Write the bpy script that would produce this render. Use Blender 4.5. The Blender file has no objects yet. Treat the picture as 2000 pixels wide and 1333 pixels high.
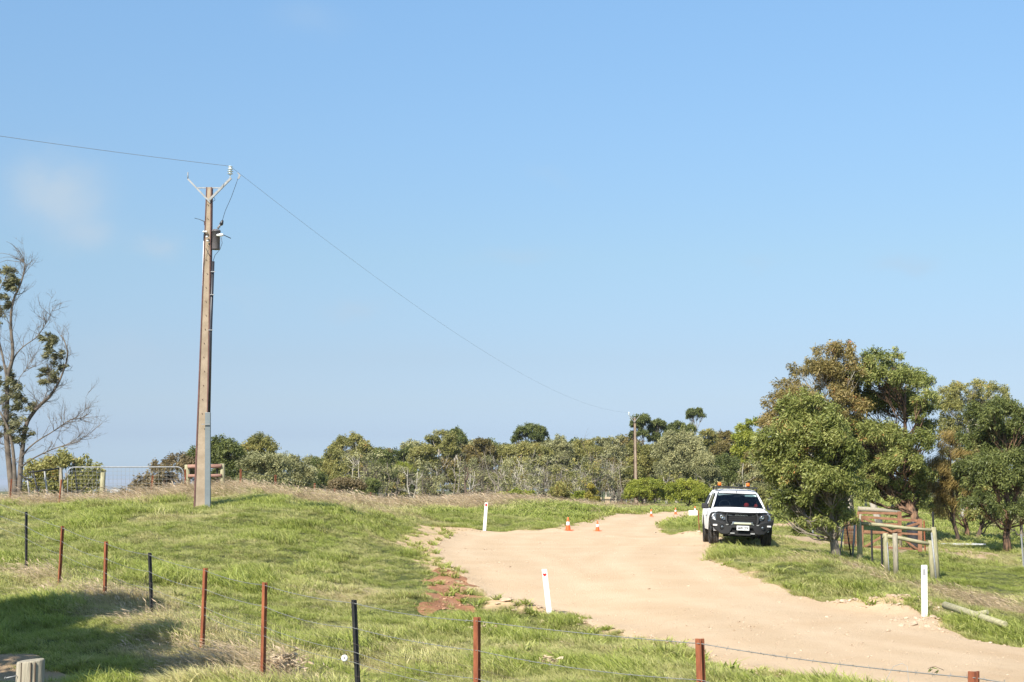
import bpy, math, random
import numpy as np
from mathutils import Vector, Matrix, Euler

# ---------------------------------------------------------------- camera, sky, sun
scene = bpy.context.scene
COL = scene.collection
FPX = 2778.0
PITCH = math.atan(273.5 / FPX)
EYE = 2.4
cam_d = bpy.data.cameras.new("camera")
cam_d.sensor_width = 36.0
cam_d.lens = FPX / 2000.0 * 36.0
cam_d.clip_start = 0.1
cam_d.clip_end = 60000
cam = bpy.data.objects.new("camera", cam_d)
cam.location = (0, 0, EYE)
cam.rotation_euler = (math.pi / 2 + PITCH, 0, 0)
COL.objects.link(cam)
scene.camera = cam

SUN_AZ = (-0.46, -0.89)          # where the sun stands, seen from above
SUN_EL = math.radians(43)
SUN_ROT = math.atan2(SUN_AZ[0], SUN_AZ[1])

world = bpy.data.worlds.new("World")
scene.world = world
world.use_nodes = True
wn = world.node_tree.nodes
wl = world.node_tree.links
wn.clear()
w_out = wn.new('ShaderNodeOutputWorld')
w_bg = wn.new('ShaderNodeBackground')
w_sky = wn.new('ShaderNodeTexSky')
w_sky.sky_type = 'NISHITA'
w_sky.sun_disc = False
w_sky.sun_elevation = SUN_EL
w_sky.sun_rotation = SUN_ROT
w_sky.altitude = 0
w_sky.air_density = 1.0
w_sky.dust_density = 0.6
w_sky.ozone_density = 2.0
w_bg.inputs['Strength'].default_value = 0.083
# a few faint, thin clouds: soft patches fixed in the sky by direction
w_tc = wn.new('ShaderNodeTexCoord')


def wnode(kind, **kw):
    n = wn.new(kind)
    for k, v in kw.items():
        setattr(n, k, v)
    return n


def pix_dir(px, py):
    u, v = px - 1000.0, 666.5 - py
    d = Vector((u, FPX * math.cos(PITCH) - v * math.sin(PITCH), FPX * math.sin(PITCH) + v * math.cos(PITCH)))
    return d


cloud_noise = wnode('ShaderNodeTexNoise')
cloud_noise.inputs['Scale'].default_value = 24
cloud_noise.inputs['Detail'].default_value = 5
cloud_noise.inputs['Roughness'].default_value = 0.55
wl.new(w_tc.outputs['Generated'], cloud_noise.inputs['Vector'])
warp = wnode('ShaderNodeVectorMath', operation='SCALE')
wl.new(cloud_noise.outputs['Color'], warp.inputs[0])
warp.inputs['Scale'].default_value = 0.04
warped = wnode('ShaderNodeVectorMath', operation='ADD')
wl.new(w_tc.outputs['Generated'], warped.inputs[0])
wl.new(warp.outputs[0], warped.inputs[1])
CLOUDS = [(112, 372, 74, 54, .78), (165, 452, 58, 30, .52), (310, 490, 38, 26, .45), (690, 610, 60, 26, .32),
          (480, 580, 90, 30, .13), (250, 690, 90, 34, .24), (1010, 500, 80, 18, .2), (1765, 520, 50, 18, .26),
          (1480, 515, 28, 12, .12), (600, 40, 60, 30, .12), (1085, 345, 40, 16, .08), (800, 690, 130, 30, .12)]
acc = None
for (cx, cy, rx, ry, amt) in CLOUDS:
    d = pix_dir(cx, cy).normalized()
    right = Vector((d.y, -d.x, 0)).normalized()
    up = right.cross(d)
    sub = wnode('ShaderNodeVectorMath', operation='SUBTRACT')
    wl.new(warped.outputs[0], sub.inputs[0])
    sub.inputs[1].default_value = tuple(d + Vector((.02, .02, .02)))
    terms = []
    for ax, rad in ((right, rx / FPX), (up, ry / FPX), (d, .5)):
        dt = wnode('ShaderNodeVectorMath', operation='DOT_PRODUCT')
        wl.new(sub.outputs[0], dt.inputs[0])
        dt.inputs[1].default_value = tuple(ax / rad)
        sq = wnode('ShaderNodeMath', operation='MULTIPLY')
        wl.new(dt.outputs['Value'], sq.inputs[0])
        wl.new(dt.outputs['Value'], sq.inputs[1])
        terms.append(sq)
    # (third term keeps the patch on this side of the sky)
    s1 = wnode('ShaderNodeMath', operation='ADD')
    wl.new(terms[0].outputs[0], s1.inputs[0]); wl.new(terms[1].outputs[0], s1.inputs[1])
    s2 = wnode('ShaderNodeMath', operation='ADD')
    wl.new(s1.outputs[0], s2.inputs[0]); wl.new(terms[2].outputs[0], s2.inputs[1])
    neg = wnode('ShaderNodeMath', operation='MULTIPLY'); wl.new(s2.outputs[0], neg.inputs[0]); neg.inputs[1].default_value = -1.0
    ex = wnode('ShaderNodeMath', operation='EXPONENT'); wl.new(neg.outputs[0], ex.inputs[0])
    am = wnode('ShaderNodeMath', operation='MULTIPLY'); wl.new(ex.outputs[0], am.inputs[0]); am.inputs[1].default_value = amt * 1.35
    if acc is None:
        acc = am
    else:
        ad = wnode('ShaderNodeMath', operation='ADD')
        wl.new(acc.outputs[0], ad.inputs[0]); wl.new(am.outputs[0], ad.inputs[1])
        acc = ad
w_mix = wnode('ShaderNodeMix', data_type='RGBA')
wl.new(acc.outputs[0], w_mix.inputs['Factor'])
# the sky model is warmer near the horizon than this coastal air: tone it by elevation
w_sep = wnode('ShaderNodeSeparateXYZ')
wl.new(w_tc.outputs['Generated'], w_sep.inputs[0])
w_el = wnode('ShaderNodeMath', operation='MULTIPLY')
wl.new(w_sep.outputs['Z'], w_el.inputs[0]); w_el.inputs[1].default_value = 2.0
w_rmp = wnode('ShaderNodeValToRGB')
SKYTONE = [(.0, (.66, .86, 1.40)), (.007, (.64, .84, 1.34)), (.032, (.565, .67, 1.02)), (.054, (.64, .69, .90)), (.085, (.71, .73, .85)),
           (.155, (.893, .938, .937)), (.24, (1.05, 1.16, 1.17)), (.33, (1.19, 1.37, 1.386))]
e_ = w_rmp.color_ramp.elements
e_[0].position = 0; e_[1].position = .66
for z_, c_ in SKYTONE[1:-1]:
    e_.new(z_ * 2)
for k_, (z_, c_) in zip(sorted(e_, key=lambda q: q.position), SKYTONE):
    k_.color = (*[v / 1.4 for v in c_], 1)
wl.new(w_el.outputs[0], w_rmp.inputs[0])
w_tint = wnode('ShaderNodeVectorMath', operation='MULTIPLY')
wl.new(w_sky.outputs[0], w_tint.inputs[0]); wl.new(w_rmp.outputs[0], w_tint.inputs[1])
w_sc = wnode('ShaderNodeVectorMath', operation='SCALE')
wl.new(w_tint.outputs[0], w_sc.inputs[0]); w_sc.inputs['Scale'].default_value = 1.4
wl.new(w_sc.outputs[0], w_mix.inputs['A'])
w_mix.inputs['B'].default_value = (3.55, 4.6, 5.7, 1)
wl.new(w_mix.outputs['Result'], w_bg.inputs['Color'])
wl.new(w_bg.outputs[0], w_out.inputs['Surface'])

sun_d = bpy.data.lights.new("sun", 'SUN')
sun_d.energy = 4.6
sun_d.angle = math.radians(0.53)
sun_d.color = (1.0, 0.94, 0.85)
sun = bpy.data.objects.new("sun", sun_d)
ce = math.cos(SUN_EL)
nrm = math.hypot(*SUN_AZ)
to_sun = Vector((SUN_AZ[0] / nrm * ce, SUN_AZ[1] / nrm * ce, math.sin(SUN_EL)))
sun.rotation_euler = to_sun.to_track_quat('Z', 'Y').to_euler()
sun.location = (-20, -20, 30)
COL.objects.link(sun)

scene.view_settings.view_transform = 'Standard'
scene.view_settings.look = 'None'
scene.view_settings.exposure = 0.75
scene.view_settings.gamma = 1.0
scene.render.engine = 'CYCLES'
scene.cycles.max_bounces = 8
scene.cycles.transparent_max_bounces = 16

# ---------------------------------------------------------------- helpers
rng = np.random.default_rng(7)
random.seed(7)


def W(px, py, Y):
    """the point at forward distance Y seen at (px, py) of the 2000 x 1333 photograph"""
    d = pix_dir(px, py)
    t = Y / d.y
    return Vector((d.x * t, Y, EYE + d.z * t))


def WX(px, Y, py=950):
    d = pix_dir(px, py)
    return d.x * Y / d.y


def tag(o, label=None, cat=None, group=None, kind=None):
    if label: o['label'] = label
    if cat: o['category'] = cat
    if group: o['group'] = group
    if kind: o['kind'] = kind
    return o


def empty(name, loc=(0, 0, 0), rotz=0.0, label=None, cat=None, group=None):
    o = bpy.data.objects.new(name, None)
    o.empty_display_size = 0.2
    o.location = loc
    o.rotation_euler = (0, 0, rotz)
    COL.objects.link(o)
    return tag(o, label, cat, group)


def mesh_np(name, V, F, material, parent=None, attrs=None, smooth=False, corner=4):
    """fast mesh from arrays: F has shape (n, corner)"""
    V = np.asarray(V, dtype=np.float32); F = np.asarray(F, dtype=np.int32)
    me = bpy.data.meshes.new(name)
    me.vertices.add(len(V)); me.vertices.foreach_set('co', V.ravel())
    me.loops.add(F.size); me.loops.foreach_set('vertex_index', F.ravel())
    me.polygons.add(len(F))
    me.polygons.foreach_set('loop_start', np.arange(0, F.size, F.shape[1], dtype=np.int32))
    if smooth: me.polygons.foreach_set('use_smooth', np.ones(len(F), dtype=bool))
    me.update(calc_edges=True)
    for k, a in (attrs or {}).items():
        at = me.attributes.new(k, 'FLOAT', 'POINT')
        at.data.foreach_set('value', np.asarray(a, dtype=np.float32).ravel())
    me.materials.append(material)
    o = bpy.data.objects.new(name, me)
    COL.objects.link(o)
    if parent is not None: o.parent = parent
    return o


class MB:
    """collects shapes, then builds ONE mesh object"""
    def __init__(s):
        s.v = []; s.f = []; s.sm = []

    def add(s, vs, fs, smooth=False):
        n = len(s.v)
        s.v.extend([tuple(v) for v in vs])
        s.f.extend([tuple(i + n for i in f) for f in fs])
        s.sm.extend([smooth] * len(fs))
        return s

    def box(s, c, size, rot=None, taper=1.0):
        hx, hy, hz = size[0] / 2, size[1] / 2, size[2] / 2
        vs = []
        for z, t in ((-hz, 1), (hz, taper)):
            for x, y in ((-hx, -hy), (hx, -hy), (hx, hy), (-hx, hy)):
                vs.append(Vector((x * t, y * t, z)))
        if rot is not None:
            R = rot if isinstance(rot, Matrix) else Euler(rot).to_matrix()
            vs = [R @ v for v in vs]
        c = Vector(c)
        return s.add([v + c for v in vs], [(3, 2, 1, 0), (4, 5, 6, 7), (0, 1, 5, 4), (1, 2, 6, 5), (2, 3, 7, 6), (3, 0, 4, 7)])

    def bar(s, a, b, w, h, taper=1.0, roll=0.0):
        """square bar from a to b"""
        a, b = Vector(a), Vector(b)
        d = b - a
        q = d.to_track_quat('Z', 'Y')
        R = q.to_matrix() @ Matrix.Rotation(roll, 3, 'Z')
        return s.box((a + b) / 2, (w, h, d.length), R, taper)

    def tube(s, pts, rad, n=8, caps=True, smooth=True):
        pts = [Vector(p) for p in pts]
        if not hasattr(rad, '__len__'): rad = [rad] * len(pts)
        vs = []; fs = []
        ref = Vector((0, 0, 1)) if abs((pts[-1] - pts[0]).normalized().z) < .9 else Vector((1, 0, 0))
        for i, p in enumerate(pts):
            t = (pts[min(i + 1, len(pts) - 1)] - pts[max(i - 1, 0)])
            if t.length < 1e-9: t = Vector((0, 0, 1))
            t.normalize()
            a = t.cross(ref)
            if a.length < 1e-4: a = t.cross(Vector((0, 1, 0)))
            a.normalize(); b = t.cross(a)
            ref = b.cross(t) if False else ref
            for k in range(n):
                an = 2 * math.pi * k / n
                vs.append(p + (a * math.cos(an) + b * math.sin(an)) * rad[i])
        m = len(pts)
        for i in range(m - 1):
            for k in range(n):
                k2 = (k + 1) % n
                fs.append((i * n + k, i * n + k2, (i + 1) * n + k2, (i + 1) * n + k))
        s.add(vs, fs, smooth)
        if caps:
            base = len(s.v) - m * n
            s.f.append(tuple(base + k for k in range(n - 1, -1, -1))); s.sm.append(False)
            s.f.append(tuple(base + (m - 1) * n + k for k in range(n))); s.sm.append(False)
        return s

    def lathe(s, prof, n=20, M=None, smooth=True):
        vs = []; fs = []
        for (r, z) in prof:
            for k in range(n):
                an = 2 * math.pi * k / n
                vs.append(Vector((r * math.cos(an), r * math.sin(an), z)))
        m = len(prof)
        for i in range(m - 1):
            for k in range(n):
                k2 = (k + 1) % n
                fs.append((i * n + k, i * n + k2, (i + 1) * n + k2, (i + 1) * n + k))
        if M is not None: vs = [M @ v for v in vs]
        return s.add(vs, fs, smooth)

    def prism(s, poly, axis, lo, hi, M=None):
        """poly: 2-D outline; axis: 0/1/2 is the extrusion axis"""
        n = len(poly)
        def mk(p, t):
            if axis == 0: v = (t, p[0], p[1])
            elif axis == 1: v = (p[0], t, p[1])
            else: v = (p[0], p[1], t)
            return Vector(v)
        vs = [mk(p, lo) for p in poly] + [mk(p, hi) for p in poly]
        if M is not None: vs = [M @ v for v in vs]
        fs = [tuple(range(n - 1, -1, -1)), tuple(range(n, 2 * n))]
        fs += [(i, (i + 1) % n, n + (i + 1) % n, n + i) for i in range(n)]
        return s.add(vs, fs)

    def loft(s, rings, close=False, caps=True, smooth=True):
        n = len(rings[0]); vs = [v for r in rings for v in r]; fs = []
        for i in range(len(rings) - 1):
            for k in range(n if close else n - 1):
                k2 = (k + 1) % n
                fs.append((i * n + k, i * n + k2, (i + 1) * n + k2, (i + 1) * n + k))
        s.add(vs, fs, smooth)
        if caps:
            b = len(s.v) - len(vs)
            s.f.append(tuple(b + k for k in range(n - 1, -1, -1))); s.sm.append(False)
            s.f.append(tuple(b + (len(rings) - 1) * n + k for k in range(n))); s.sm.append(False)
        return s

    def build(s, name, material, parent=None, bevel=0.0, seg=2):
        me = bpy.data.meshes.new(name)
        me.from_pydata([tuple(v) for v in s.v], [], s.f)
        me.polygons.foreach_set('use_smooth', s.sm)
        me.materials.append(material)
        me.update()
        import bmesh
        bm = bmesh.new(); bm.from_mesh(me)
        bmesh.ops.recalc_face_normals(bm, faces=bm.faces)
        if bevel > 0:
            es = [e for e in bm.edges if len(e.link_faces) == 2 and e.calc_face_angle(0) > 0.6]
            bmesh.ops.bevel(bm, geom=es, offset=bevel, segments=seg, profile=.6, affect='EDGES', clamp_overlap=True)
        bm.to_mesh(me); bm.free()
        o = bpy.data.objects.new(name, me)
        COL.objects.link(o)
        if parent is not None: o.parent = parent
        return o


def text_mesh(name, body, size, material, M, parent=None, extrude=0.002, bold=0.0, scale_x=1.0):
    cu = bpy.data.curves.new(name, 'FONT')
    cu.body = body; cu.size = size; cu.align_x = 'CENTER'; cu.align_y = 'CENTER'
    cu.extrude = extrude; cu.offset = bold
    tmp = bpy.data.objects.new(name + '_tmp', cu)
    COL.objects.link(tmp)
    dg = bpy.context.evaluated_depsgraph_get()
    me = bpy.data.meshes.new_from_object(tmp.evaluated_get(dg))
    bpy.data.objects.remove(tmp)
    bpy.data.curves.remove(cu)
    me.transform(M @ Matrix.Diagonal((scale_x, 1, 1, 1)))
    me.materials.clear(); me.materials.append(material)
    o = bpy.data.objects.new(name, me)
    COL.objects.link(o)
    if parent is not None: o.parent = parent
    return o


# ---------------------------------------------------------------- materials
def new_mat(name):
    m = bpy.data.materials.new(name)
    m.use_nodes = True
    return m, m.node_tree.nodes, m.node_tree.links, m.node_tree.nodes['Principled BSDF']


def nmat(name, c1, c2=None, rough=0.7, scale=4.0, metal=0.0, bump=0.0, bscale=None, stretch=(1, 1, 1), detail=6, spec=0.5, lo=.35, hi=.65, coat=0.0):
    """surface with noise-mottled colour and bump"""
    m, n, l, b = new_mat(name)
    b.inputs['Roughness'].default_value = rough
    b.inputs['Metallic'].default_value = metal
    b.inputs['Specular IOR Level'].default_value = spec
    b.inputs['Coat Weight'].default_value = coat
    tc = n.new('ShaderNodeTexCoord'); mp = n.new('ShaderNodeMapping')
    mp.inputs['Scale'].default_value = stretch
    l.new(tc.outputs['Object'], mp.inputs[0])
    if c2 is None:
        b.inputs['Base Color'].default_value = (*c1, 1)
    else:
        no = n.new('ShaderNodeTexNoise'); no.inputs['Scale'].default_value = scale; no.inputs['Detail'].default_value = detail
        no.inputs['Roughness'].default_value = .62
        l.new(mp.outputs[0], no.inputs['Vector'])
        cr = n.new('ShaderNodeValToRGB')
        cr.color_ramp.elements[0].position = lo; cr.color_ramp.elements[1].position = hi
        cr.color_ramp.elements[0].color = (*c1, 1); cr.color_ramp.elements[1].color = (*c2, 1)
        l.new(no.outputs['Fac'], cr.inputs[0]); l.new(cr.outputs[0], b.inputs['Base Color'])
    if bump:
        nb = n.new('ShaderNodeTexNoise'); nb.inputs['Scale'].default_value = bscale or scale * 3; nb.inputs['Detail'].default_value = 6
        l.new(mp.outputs[0], nb.inputs['Vector'])
        bp = n.new('ShaderNodeBump'); bp.inputs['Strength'].default_value = bump; bp.inputs['Distance'].default_value = .02
        l.new(nb.outputs['Fac'], bp.inputs['Height']); l.new(bp.outputs[0], b.inputs['Normal'])
    return m


def leaf_mat(name, dark, mid, light, rare=None, trans=0.25, rough=0.5):
    """leaf colour picked per leaf (attribute rnd) and per clump (attribute clump)"""
    m, n, l, b = new_mat(name)
    a = n.new('ShaderNodeAttribute'); a.attribute_name = 'rnd'
    c = n.new('ShaderNodeAttribute'); c.attribute_name = 'clump'
    mx = n.new('ShaderNodeMath'); mx.operation = 'MULTIPLY'; mx.inputs[1].default_value = 0.5
    l.new(a.outputs['Fac'], mx.inputs[0])
    my = n.new('ShaderNodeMath'); my.operation = 'MULTIPLY_ADD'; my.inputs[1].default_value = 0.5
    l.new(c.outputs['Fac'], my.inputs[0]); l.new(mx.outputs[0], my.inputs[2])
    cr = n.new('ShaderNodeValToRGB')
    e = cr.color_ramp.elements
    e[0].position = .1; e[0].color = (*dark, 1)
    e[1].position = .85; e[1].color = (*light, 1)
    k = e.new(.45); k.color = (*mid, 1)
    if rare:
        k = e.new(.93); k.color = (*rare, 1)
    l.new(my.outputs[0], cr.inputs[0])
    l.new(cr.outputs[0], b.inputs['Base Color'])
    b.inputs['Roughness'].default_value = rough
    b.inputs['Specular IOR Level'].default_value = 0.35
    tr = n.new('ShaderNodeBsdfTranslucent'); l.new(cr.outputs[0], tr.inputs['Color'])
    ms = n.new('ShaderNodeMixShader'); ms.inputs[0].default_value = trans
    l.new(b.outputs[0], ms.inputs[1]); l.new(tr.outputs[0], ms.inputs[2])
    l.new(ms.outputs[0], n['Material Output'].inputs['Surface'])
    return m


M = {}
M['rust'] = nmat('rust', (.16, .045, .02), (.36, .12, .05), rough=.9, scale=9, bump=.4, stretch=(1, 1, .4))
M['black_steel'] = nmat('black_steel', (.012, .012, .013), (.03, .028, .027), rough=.55, scale=14, bump=.1)
M['galv'] = nmat('galvanised', (.24, .245, .24), (.36, .36, .35), rough=.6, metal=.3, scale=12, bump=.05)
M['wire'] = nmat('wire', (.28, .28, .26), (.42, .41, .38), rough=.6, metal=.5, scale=20)
M['line'] = nmat('aluminium_line', (.42, .44, .46), (.52, .54, .56), rough=.5, scale=5)
M['net'] = nmat('netting_wire', (.10, .075, .06), (.2, .15, .12), rough=.8, scale=20)
M['timber'] = nmat('weathered_timber', (.24, .21, .15), (.42, .37, .27), rough=.9, scale=7, bump=.5, stretch=(6, 6, .6), bscale=14)
M['treated'] = nmat('treated_log', (.25, .23, .13), (.44, .40, .24), rough=.9, scale=6, bump=.4, stretch=(5, 5, .8), bscale=12)
M['treated_x'] = nmat('treated_rail', (.25, .23, .13), (.44, .40, .24), rough=.9, scale=6, bump=.4, stretch=(.8, 5, 5), bscale=12)
M['red_rail'] = nmat('reddish_rail', (.26, .13, .09), (.42, .25, .19), rough=.9, scale=6, bump=.3, stretch=(.8, 5, 5))
M['gate_red'] = nmat('red_oxide_paint', (.20, .09, .045), (.34, .17, .09), rough=.75, scale=5, bump=.15)
M['white_paint'] = nmat('white_paint', (.70, .70, .67), (.82, .82, .80), rough=.5, scale=5, bump=.1)
M['red_refl'] = nmat('red_reflector', (.5, .02, .02), (.62, .05, .04), rough=.25, scale=60)
M['grey_refl'] = nmat('grey_reflector', (.28, .28, .29), (.38, .38, .39), rough=.3, scale=60)
M['orange'] = nmat('cone_orange', (.75, .10, .02), (.9, .16, .035), rough=.45, scale=8)
M['cone_white'] = nmat('cone_band', (.75, .75, .75), (.88, .88, .88), rough=.35, scale=8)
M['concrete'] = nmat('pole_concrete', (.28, .215, .145), (.39, .305, .215), rough=.9, scale=3, bump=.3, bscale=60)
M['steel_red'] = nmat('pole_flange', (.10, .045, .035), (.17, .085, .07), rough=.8, scale=5, bump=.2)
M['guard'] = nmat('cable_guard', (.15, .175, .18), (.20, .225, .23), rough=.5, metal=.2, scale=2, bump=.05)
M['pvc'] = nmat('pvc', (.75, .75, .74), (.85, .85, .84), rough=.4, scale=5)
M['black_pvc'] = nmat('black_conduit', (.02, .02, .024), (.035, .035, .04), rough=.4, scale=5)
M['porcelain'] = nmat('porcelain', (.55, .60, .56), (.75, .78, .75), rough=.2, scale=10)
M['bushing'] = nmat('bushing', (.13, .12, .12), (.2, .19, .19), rough=.3, scale=10)
M['transformer'] = nmat('transformer_paint', (.11, .10, .105), (.15, .135, .135), rough=.55, scale=4, bump=.1)
M['bark_red'] = nmat('bark_red', (.05, .03, .02), (.29, .17, .10), rough=.95, scale=2.2, bump=1.0, stretch=(3, 3, .7), bscale=8, lo=.4, hi=.6)
M['bark_grey'] = nmat('bark_grey', (.13, .105, .08), (.34, .29, .23), rough=.95, scale=3, bump=.8, stretch=(3, 3, .7), bscale=9)
M['bark_pale'] = nmat('bark_pale', (.30, .26, .20), (.58, .53, .44), rough=.85, scale=1.5, bump=.3, stretch=(3, 3, .7))
M['bark_dark'] = nmat('bark_dark', (.07, .05, .035), (.17, .115, .08), rough=.95, scale=3, bump=1.0, stretch=(3, 3, .7))
M['bark_twig'] = nmat('bark_twig', (.085, .07, .055), (.21, .17, .13), rough=.95, scale=3, bump=.3)
M['stone'] = nmat('sandstone', (.44, .34, .21), (.58, .46, .30), rough=.95, scale=3, bump=.6)
M['rock'] = nmat('rubble', (.30, .18, .11), (.48, .35, .25), rough=.95, scale=2, bump=.8)
M['dry_leaf'] = nmat('dry_leaf', (.34, .24, .14), (.62, .50, .34), rough=.8, scale=6)
M['black_rail'] = nmat('black_rail', (.02, .018, .017), (.05, .04, .035), rough=.8, scale=6)
M['slab'] = nmat('pale_slab', (.5, .5, .5), (.65, .65, .64), rough=.8, scale=2)
# ---------------------------------------------------------------- the lie of the land
# (px, py, Y): the ground seen at that pixel lies Y metres ahead
CTRL_P = [
    (51, 1122, 27.8), (205, 1214, 20.9), (400, 1292, 18.0), (515, 1338, 16.5), (0, 1250, 19.5), (150, 1333, 16.5),
    (395, 990, 40), (300, 984, 42), (100, 1000, 41), (-100, 1003, 41), (500, 985, 41), (600, 1003, 41), (700, 1024, 42),
    (365, 968, 50), (440, 958, 50), (200, 985, 50), (60, 988, 50), (-150, 990, 50), (550, 970, 52), (650, 984, 55), (750, 992, 62),
    (200, 1060, 32), (450, 1080, 31), (650, 1080, 33), (700, 1180, 26), (300, 1150, 25),
    (800, 1180, 26.5), (820, 1110, 33), (770, 1050, 43), (700, 1290, 19.5), (950, 1300, 19.5), (850, 1240, 22.8),
    (1068, 1212, 26.5), (1805, 1215, 25.0), (1500, 1333, 17.3), (1100, 1333, 17.6), (1900, 1333, 17.4), (1400, 1240, 22.2), (1400, 1150, 29.5),
    (1388, 1066, 43.6), (1500, 1073, 43.6), (1430, 1060, 46.5), (1376, 1061, 46.7), (1486, 1066, 46.9), (950, 1035, 55), (1109, 1037, 55), (850, 1090, 37), (1000, 1120, 32), (1200, 1100, 35),
    (870, 1027, 56), (1272, 1010, 80), (1320, 1004, 90), (1400, 999, 102), (1200, 1022, 64), (1167, 1038, 56), (1300, 1060, 46),
    (1000, 998, 66), (1000, 988, 76), (1090, 985, 84), (1170, 993, 86), (1240, 992, 139), (1120, 1008, 68), (1500, 1000, 100),
    (614, 988, 78), (470, 968, 66), (724, 996, 95), (813, 996, 118), (900, 996, 128), (1034, 990, 145),
    (1635, 1092, 38), (1676, 1096, 40), (1747, 1137, 35), (1830, 1143, 36), (1700, 1180, 28.5), (1550, 1100, 35), (1450, 1090, 37.5), (1580, 1160, 29.5),
    (1550, 1052, 50), (1620, 1064, 50), (1550, 1030, 62), (1740, 1082, 50), (1800, 1084, 50), (1950, 1120, 44), (1967, 1082, 56), (1997, 1112, 47),
    (1900, 1150, 37), (2000, 1200, 29), (1920, 1060, 66), (1780, 1040, 66), (1770, 1010, 88), (1650, 1015, 85), (1960, 1035, 90), (1800, 985, 140),
    (1450, 1040, 54), (2150, 1150, 38), (2150, 1280, 22), (2150, 1080, 60), (2200, 1020, 110),
]
# (px, Y, rel): height relative to the eye, where the ground is hidden
CTRL_H = [
    (300, 75, -3.0), (150, 80, -3.3), (0, 75, -2.8), (450, 95, -3.2), (250, 150, -5.5), (600, 150, -3.3), (0, 160, -6), (450, 170, -4.2),
    (800, 165, -2.75), (1000, 165, -2.7), (1200, 165, -2.7), (1400, 165, -2.4), (1600, 165, -2.2), (1900, 165, -2.2), (2300, 165, -2.5),
    (500, 10, -2.3), (1000, 10, -2.25), (1500, 10, -2.2), (1368, 9.7, -2.2), (1900, 7.4, -2.1), (100, 10, -2.3), (931, 12, -2.35), (1700, 13, -2.3),
    (-600, 10, -2.2), (-600, 20, -2.0), (-600, 40, -1.2), (-600, 80, -2.5), (2600, 10, -2.2), (2600, 20, -2.5), (2600, 40, -2.8), (2600, 90, -2.8),
    (1000, 6, -2.2), (0, 6, -2.2), (2000, 6, -2.1),
]
_c = []
for (px, py, Y) in CTRL_P:
    p = W(px, py, Y); _c.append((p.x, p.y, p.z - EYE))
for (px, Y, rel) in CTRL_H:
    _c.append((WX(px, Y), Y, rel))
_c = np.array(_c)


def _uv(x, y):
    th = np.arctan2(x, y)
    r = np.maximum(np.hypot(x, y), 5.5)
    return np.stack([np.clip(th, -.52, .52) * 8.0, np.log(np.minimum(r, 190.0)) * 2.5], -1), th


_cu, _ = _uv(_c[:, 0], _c[:, 1])


def _tps(d2):
    return np.where(d2 > 1e-12, 0.5 * d2 * np.log(np.maximum(d2, 1e-12)), 0.0)


_n = len(_c)
_K = _tps(((_cu[:, None] - _cu[None]) ** 2).sum(-1)) + np.eye(_n) * 0.02
_P = np.concatenate([np.ones((_n, 1)), _cu], 1)
_A = np.block([[_K, _P], [_P.T, np.zeros((3, 3))]])
_sol = np.linalg.solve(_A, np.concatenate([_c[:, 2], np.zeros(3)]))


def sstep(a, b, x):
    t = np.clip((x - a) / (b - a), 0, 1)
    return t * t * (3 - 2 * t)


def h_base(x, y):
    x = np.asarray(x, float); y = np.asarray(y, float)
    shp = x.shape
    x = x.ravel(); y = y.ravel()
    out = np.empty(len(x))
    for i in range(0, len(x), 40000):
        xs, ys = x[i:i + 40000], y[i:i + 40000]
        uv, th = _uv(xs, ys)
        d2 = ((uv[:, None] - _cu[None]) ** 2).sum(-1)
        z = _tps(d2) @ _sol[:_n] + _sol[_n] + uv @ _sol[_n + 1:]
        r = np.hypot(xs, ys)
        k = sstep(.52, 1.6, np.abs(th))
        z = z * (1 - k) + (-2.3) * k
        far = -3.0 - 3.0 * sstep(170, 500, r) - 50 * sstep(300, 7000, r)
        k = sstep(165, 320, r)
        z = z * (1 - k) + far * k
        out[i:i + 40000] = z
    return out.reshape(shp)


_wr = np.random.default_rng(3)
_waves = [(_wr.uniform(0, 6.28), lam, amp, _wr.uniform(0, 6.28)) for lam, amp in
          ((5.1, .035), (3.7, .03), (2.3, .028), (1.7, .022), (1.2, .018), (.8, .012), (2.9, .03), (1.45, .02))]


def wavy(x, y):
    s = 0
    for (a, lam, amp, ph) in _waves:
        s = s + amp * np.sin((x * math.cos(a) + y * math.sin(a)) * 2 * math.pi / lam + ph + 1.3 * np.sin(x * .9 + y * .7 + ph))
    return s


def vnoise(x, y, s=1.0, seed=0):
    """smooth value noise 0..1"""
    x = np.asarray(x, float) / s + 1000.3; y = np.asarray(y, float) / s + 1000.7
    xi, yi = np.floor(x).astype(np.int64), np.floor(y).astype(np.int64)
    fx, fy = x - xi, y - yi
    fx = fx * fx * (3 - 2 * fx); fy = fy * fy * (3 - 2 * fy)
    def hsh(a, b):
        v = (a * 374761393 + b * 668265263 + seed * 1442695041) & 0xFFFFFFFF
        v = ((v ^ (v >> 13)) * 1274126177) & 0xFFFFFFFF
        return ((v ^ (v >> 16)) & 0xFFFF) / 65535.0
    return (hsh(xi, yi) * (1 - fx) + hsh(xi + 1, yi) * fx) * (1 - fy) + (hsh(xi, yi + 1) * (1 - fx) + hsh(xi + 1, yi + 1) * fx) * fy


_rr = np.exp(np.linspace(math.log(5), math.log(400), 2500))


def ground_hit(px, py):
    d = pix_dir(px, py)
    hn = math.hypot(d.x, d.y)
    dx, dy, dz = d.x / hn, d.y / hn, d.z / hn
    z = h_base(_rr * dx, _rr * dy)
    k = np.where(_rr * dz < z)[0]
    r = _rr[k[0]] if len(k) else 400
    return (r * dx, r * dy)


def poly_world(pts):
    return np.array([ground_hit(*p) for p in pts])


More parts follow.
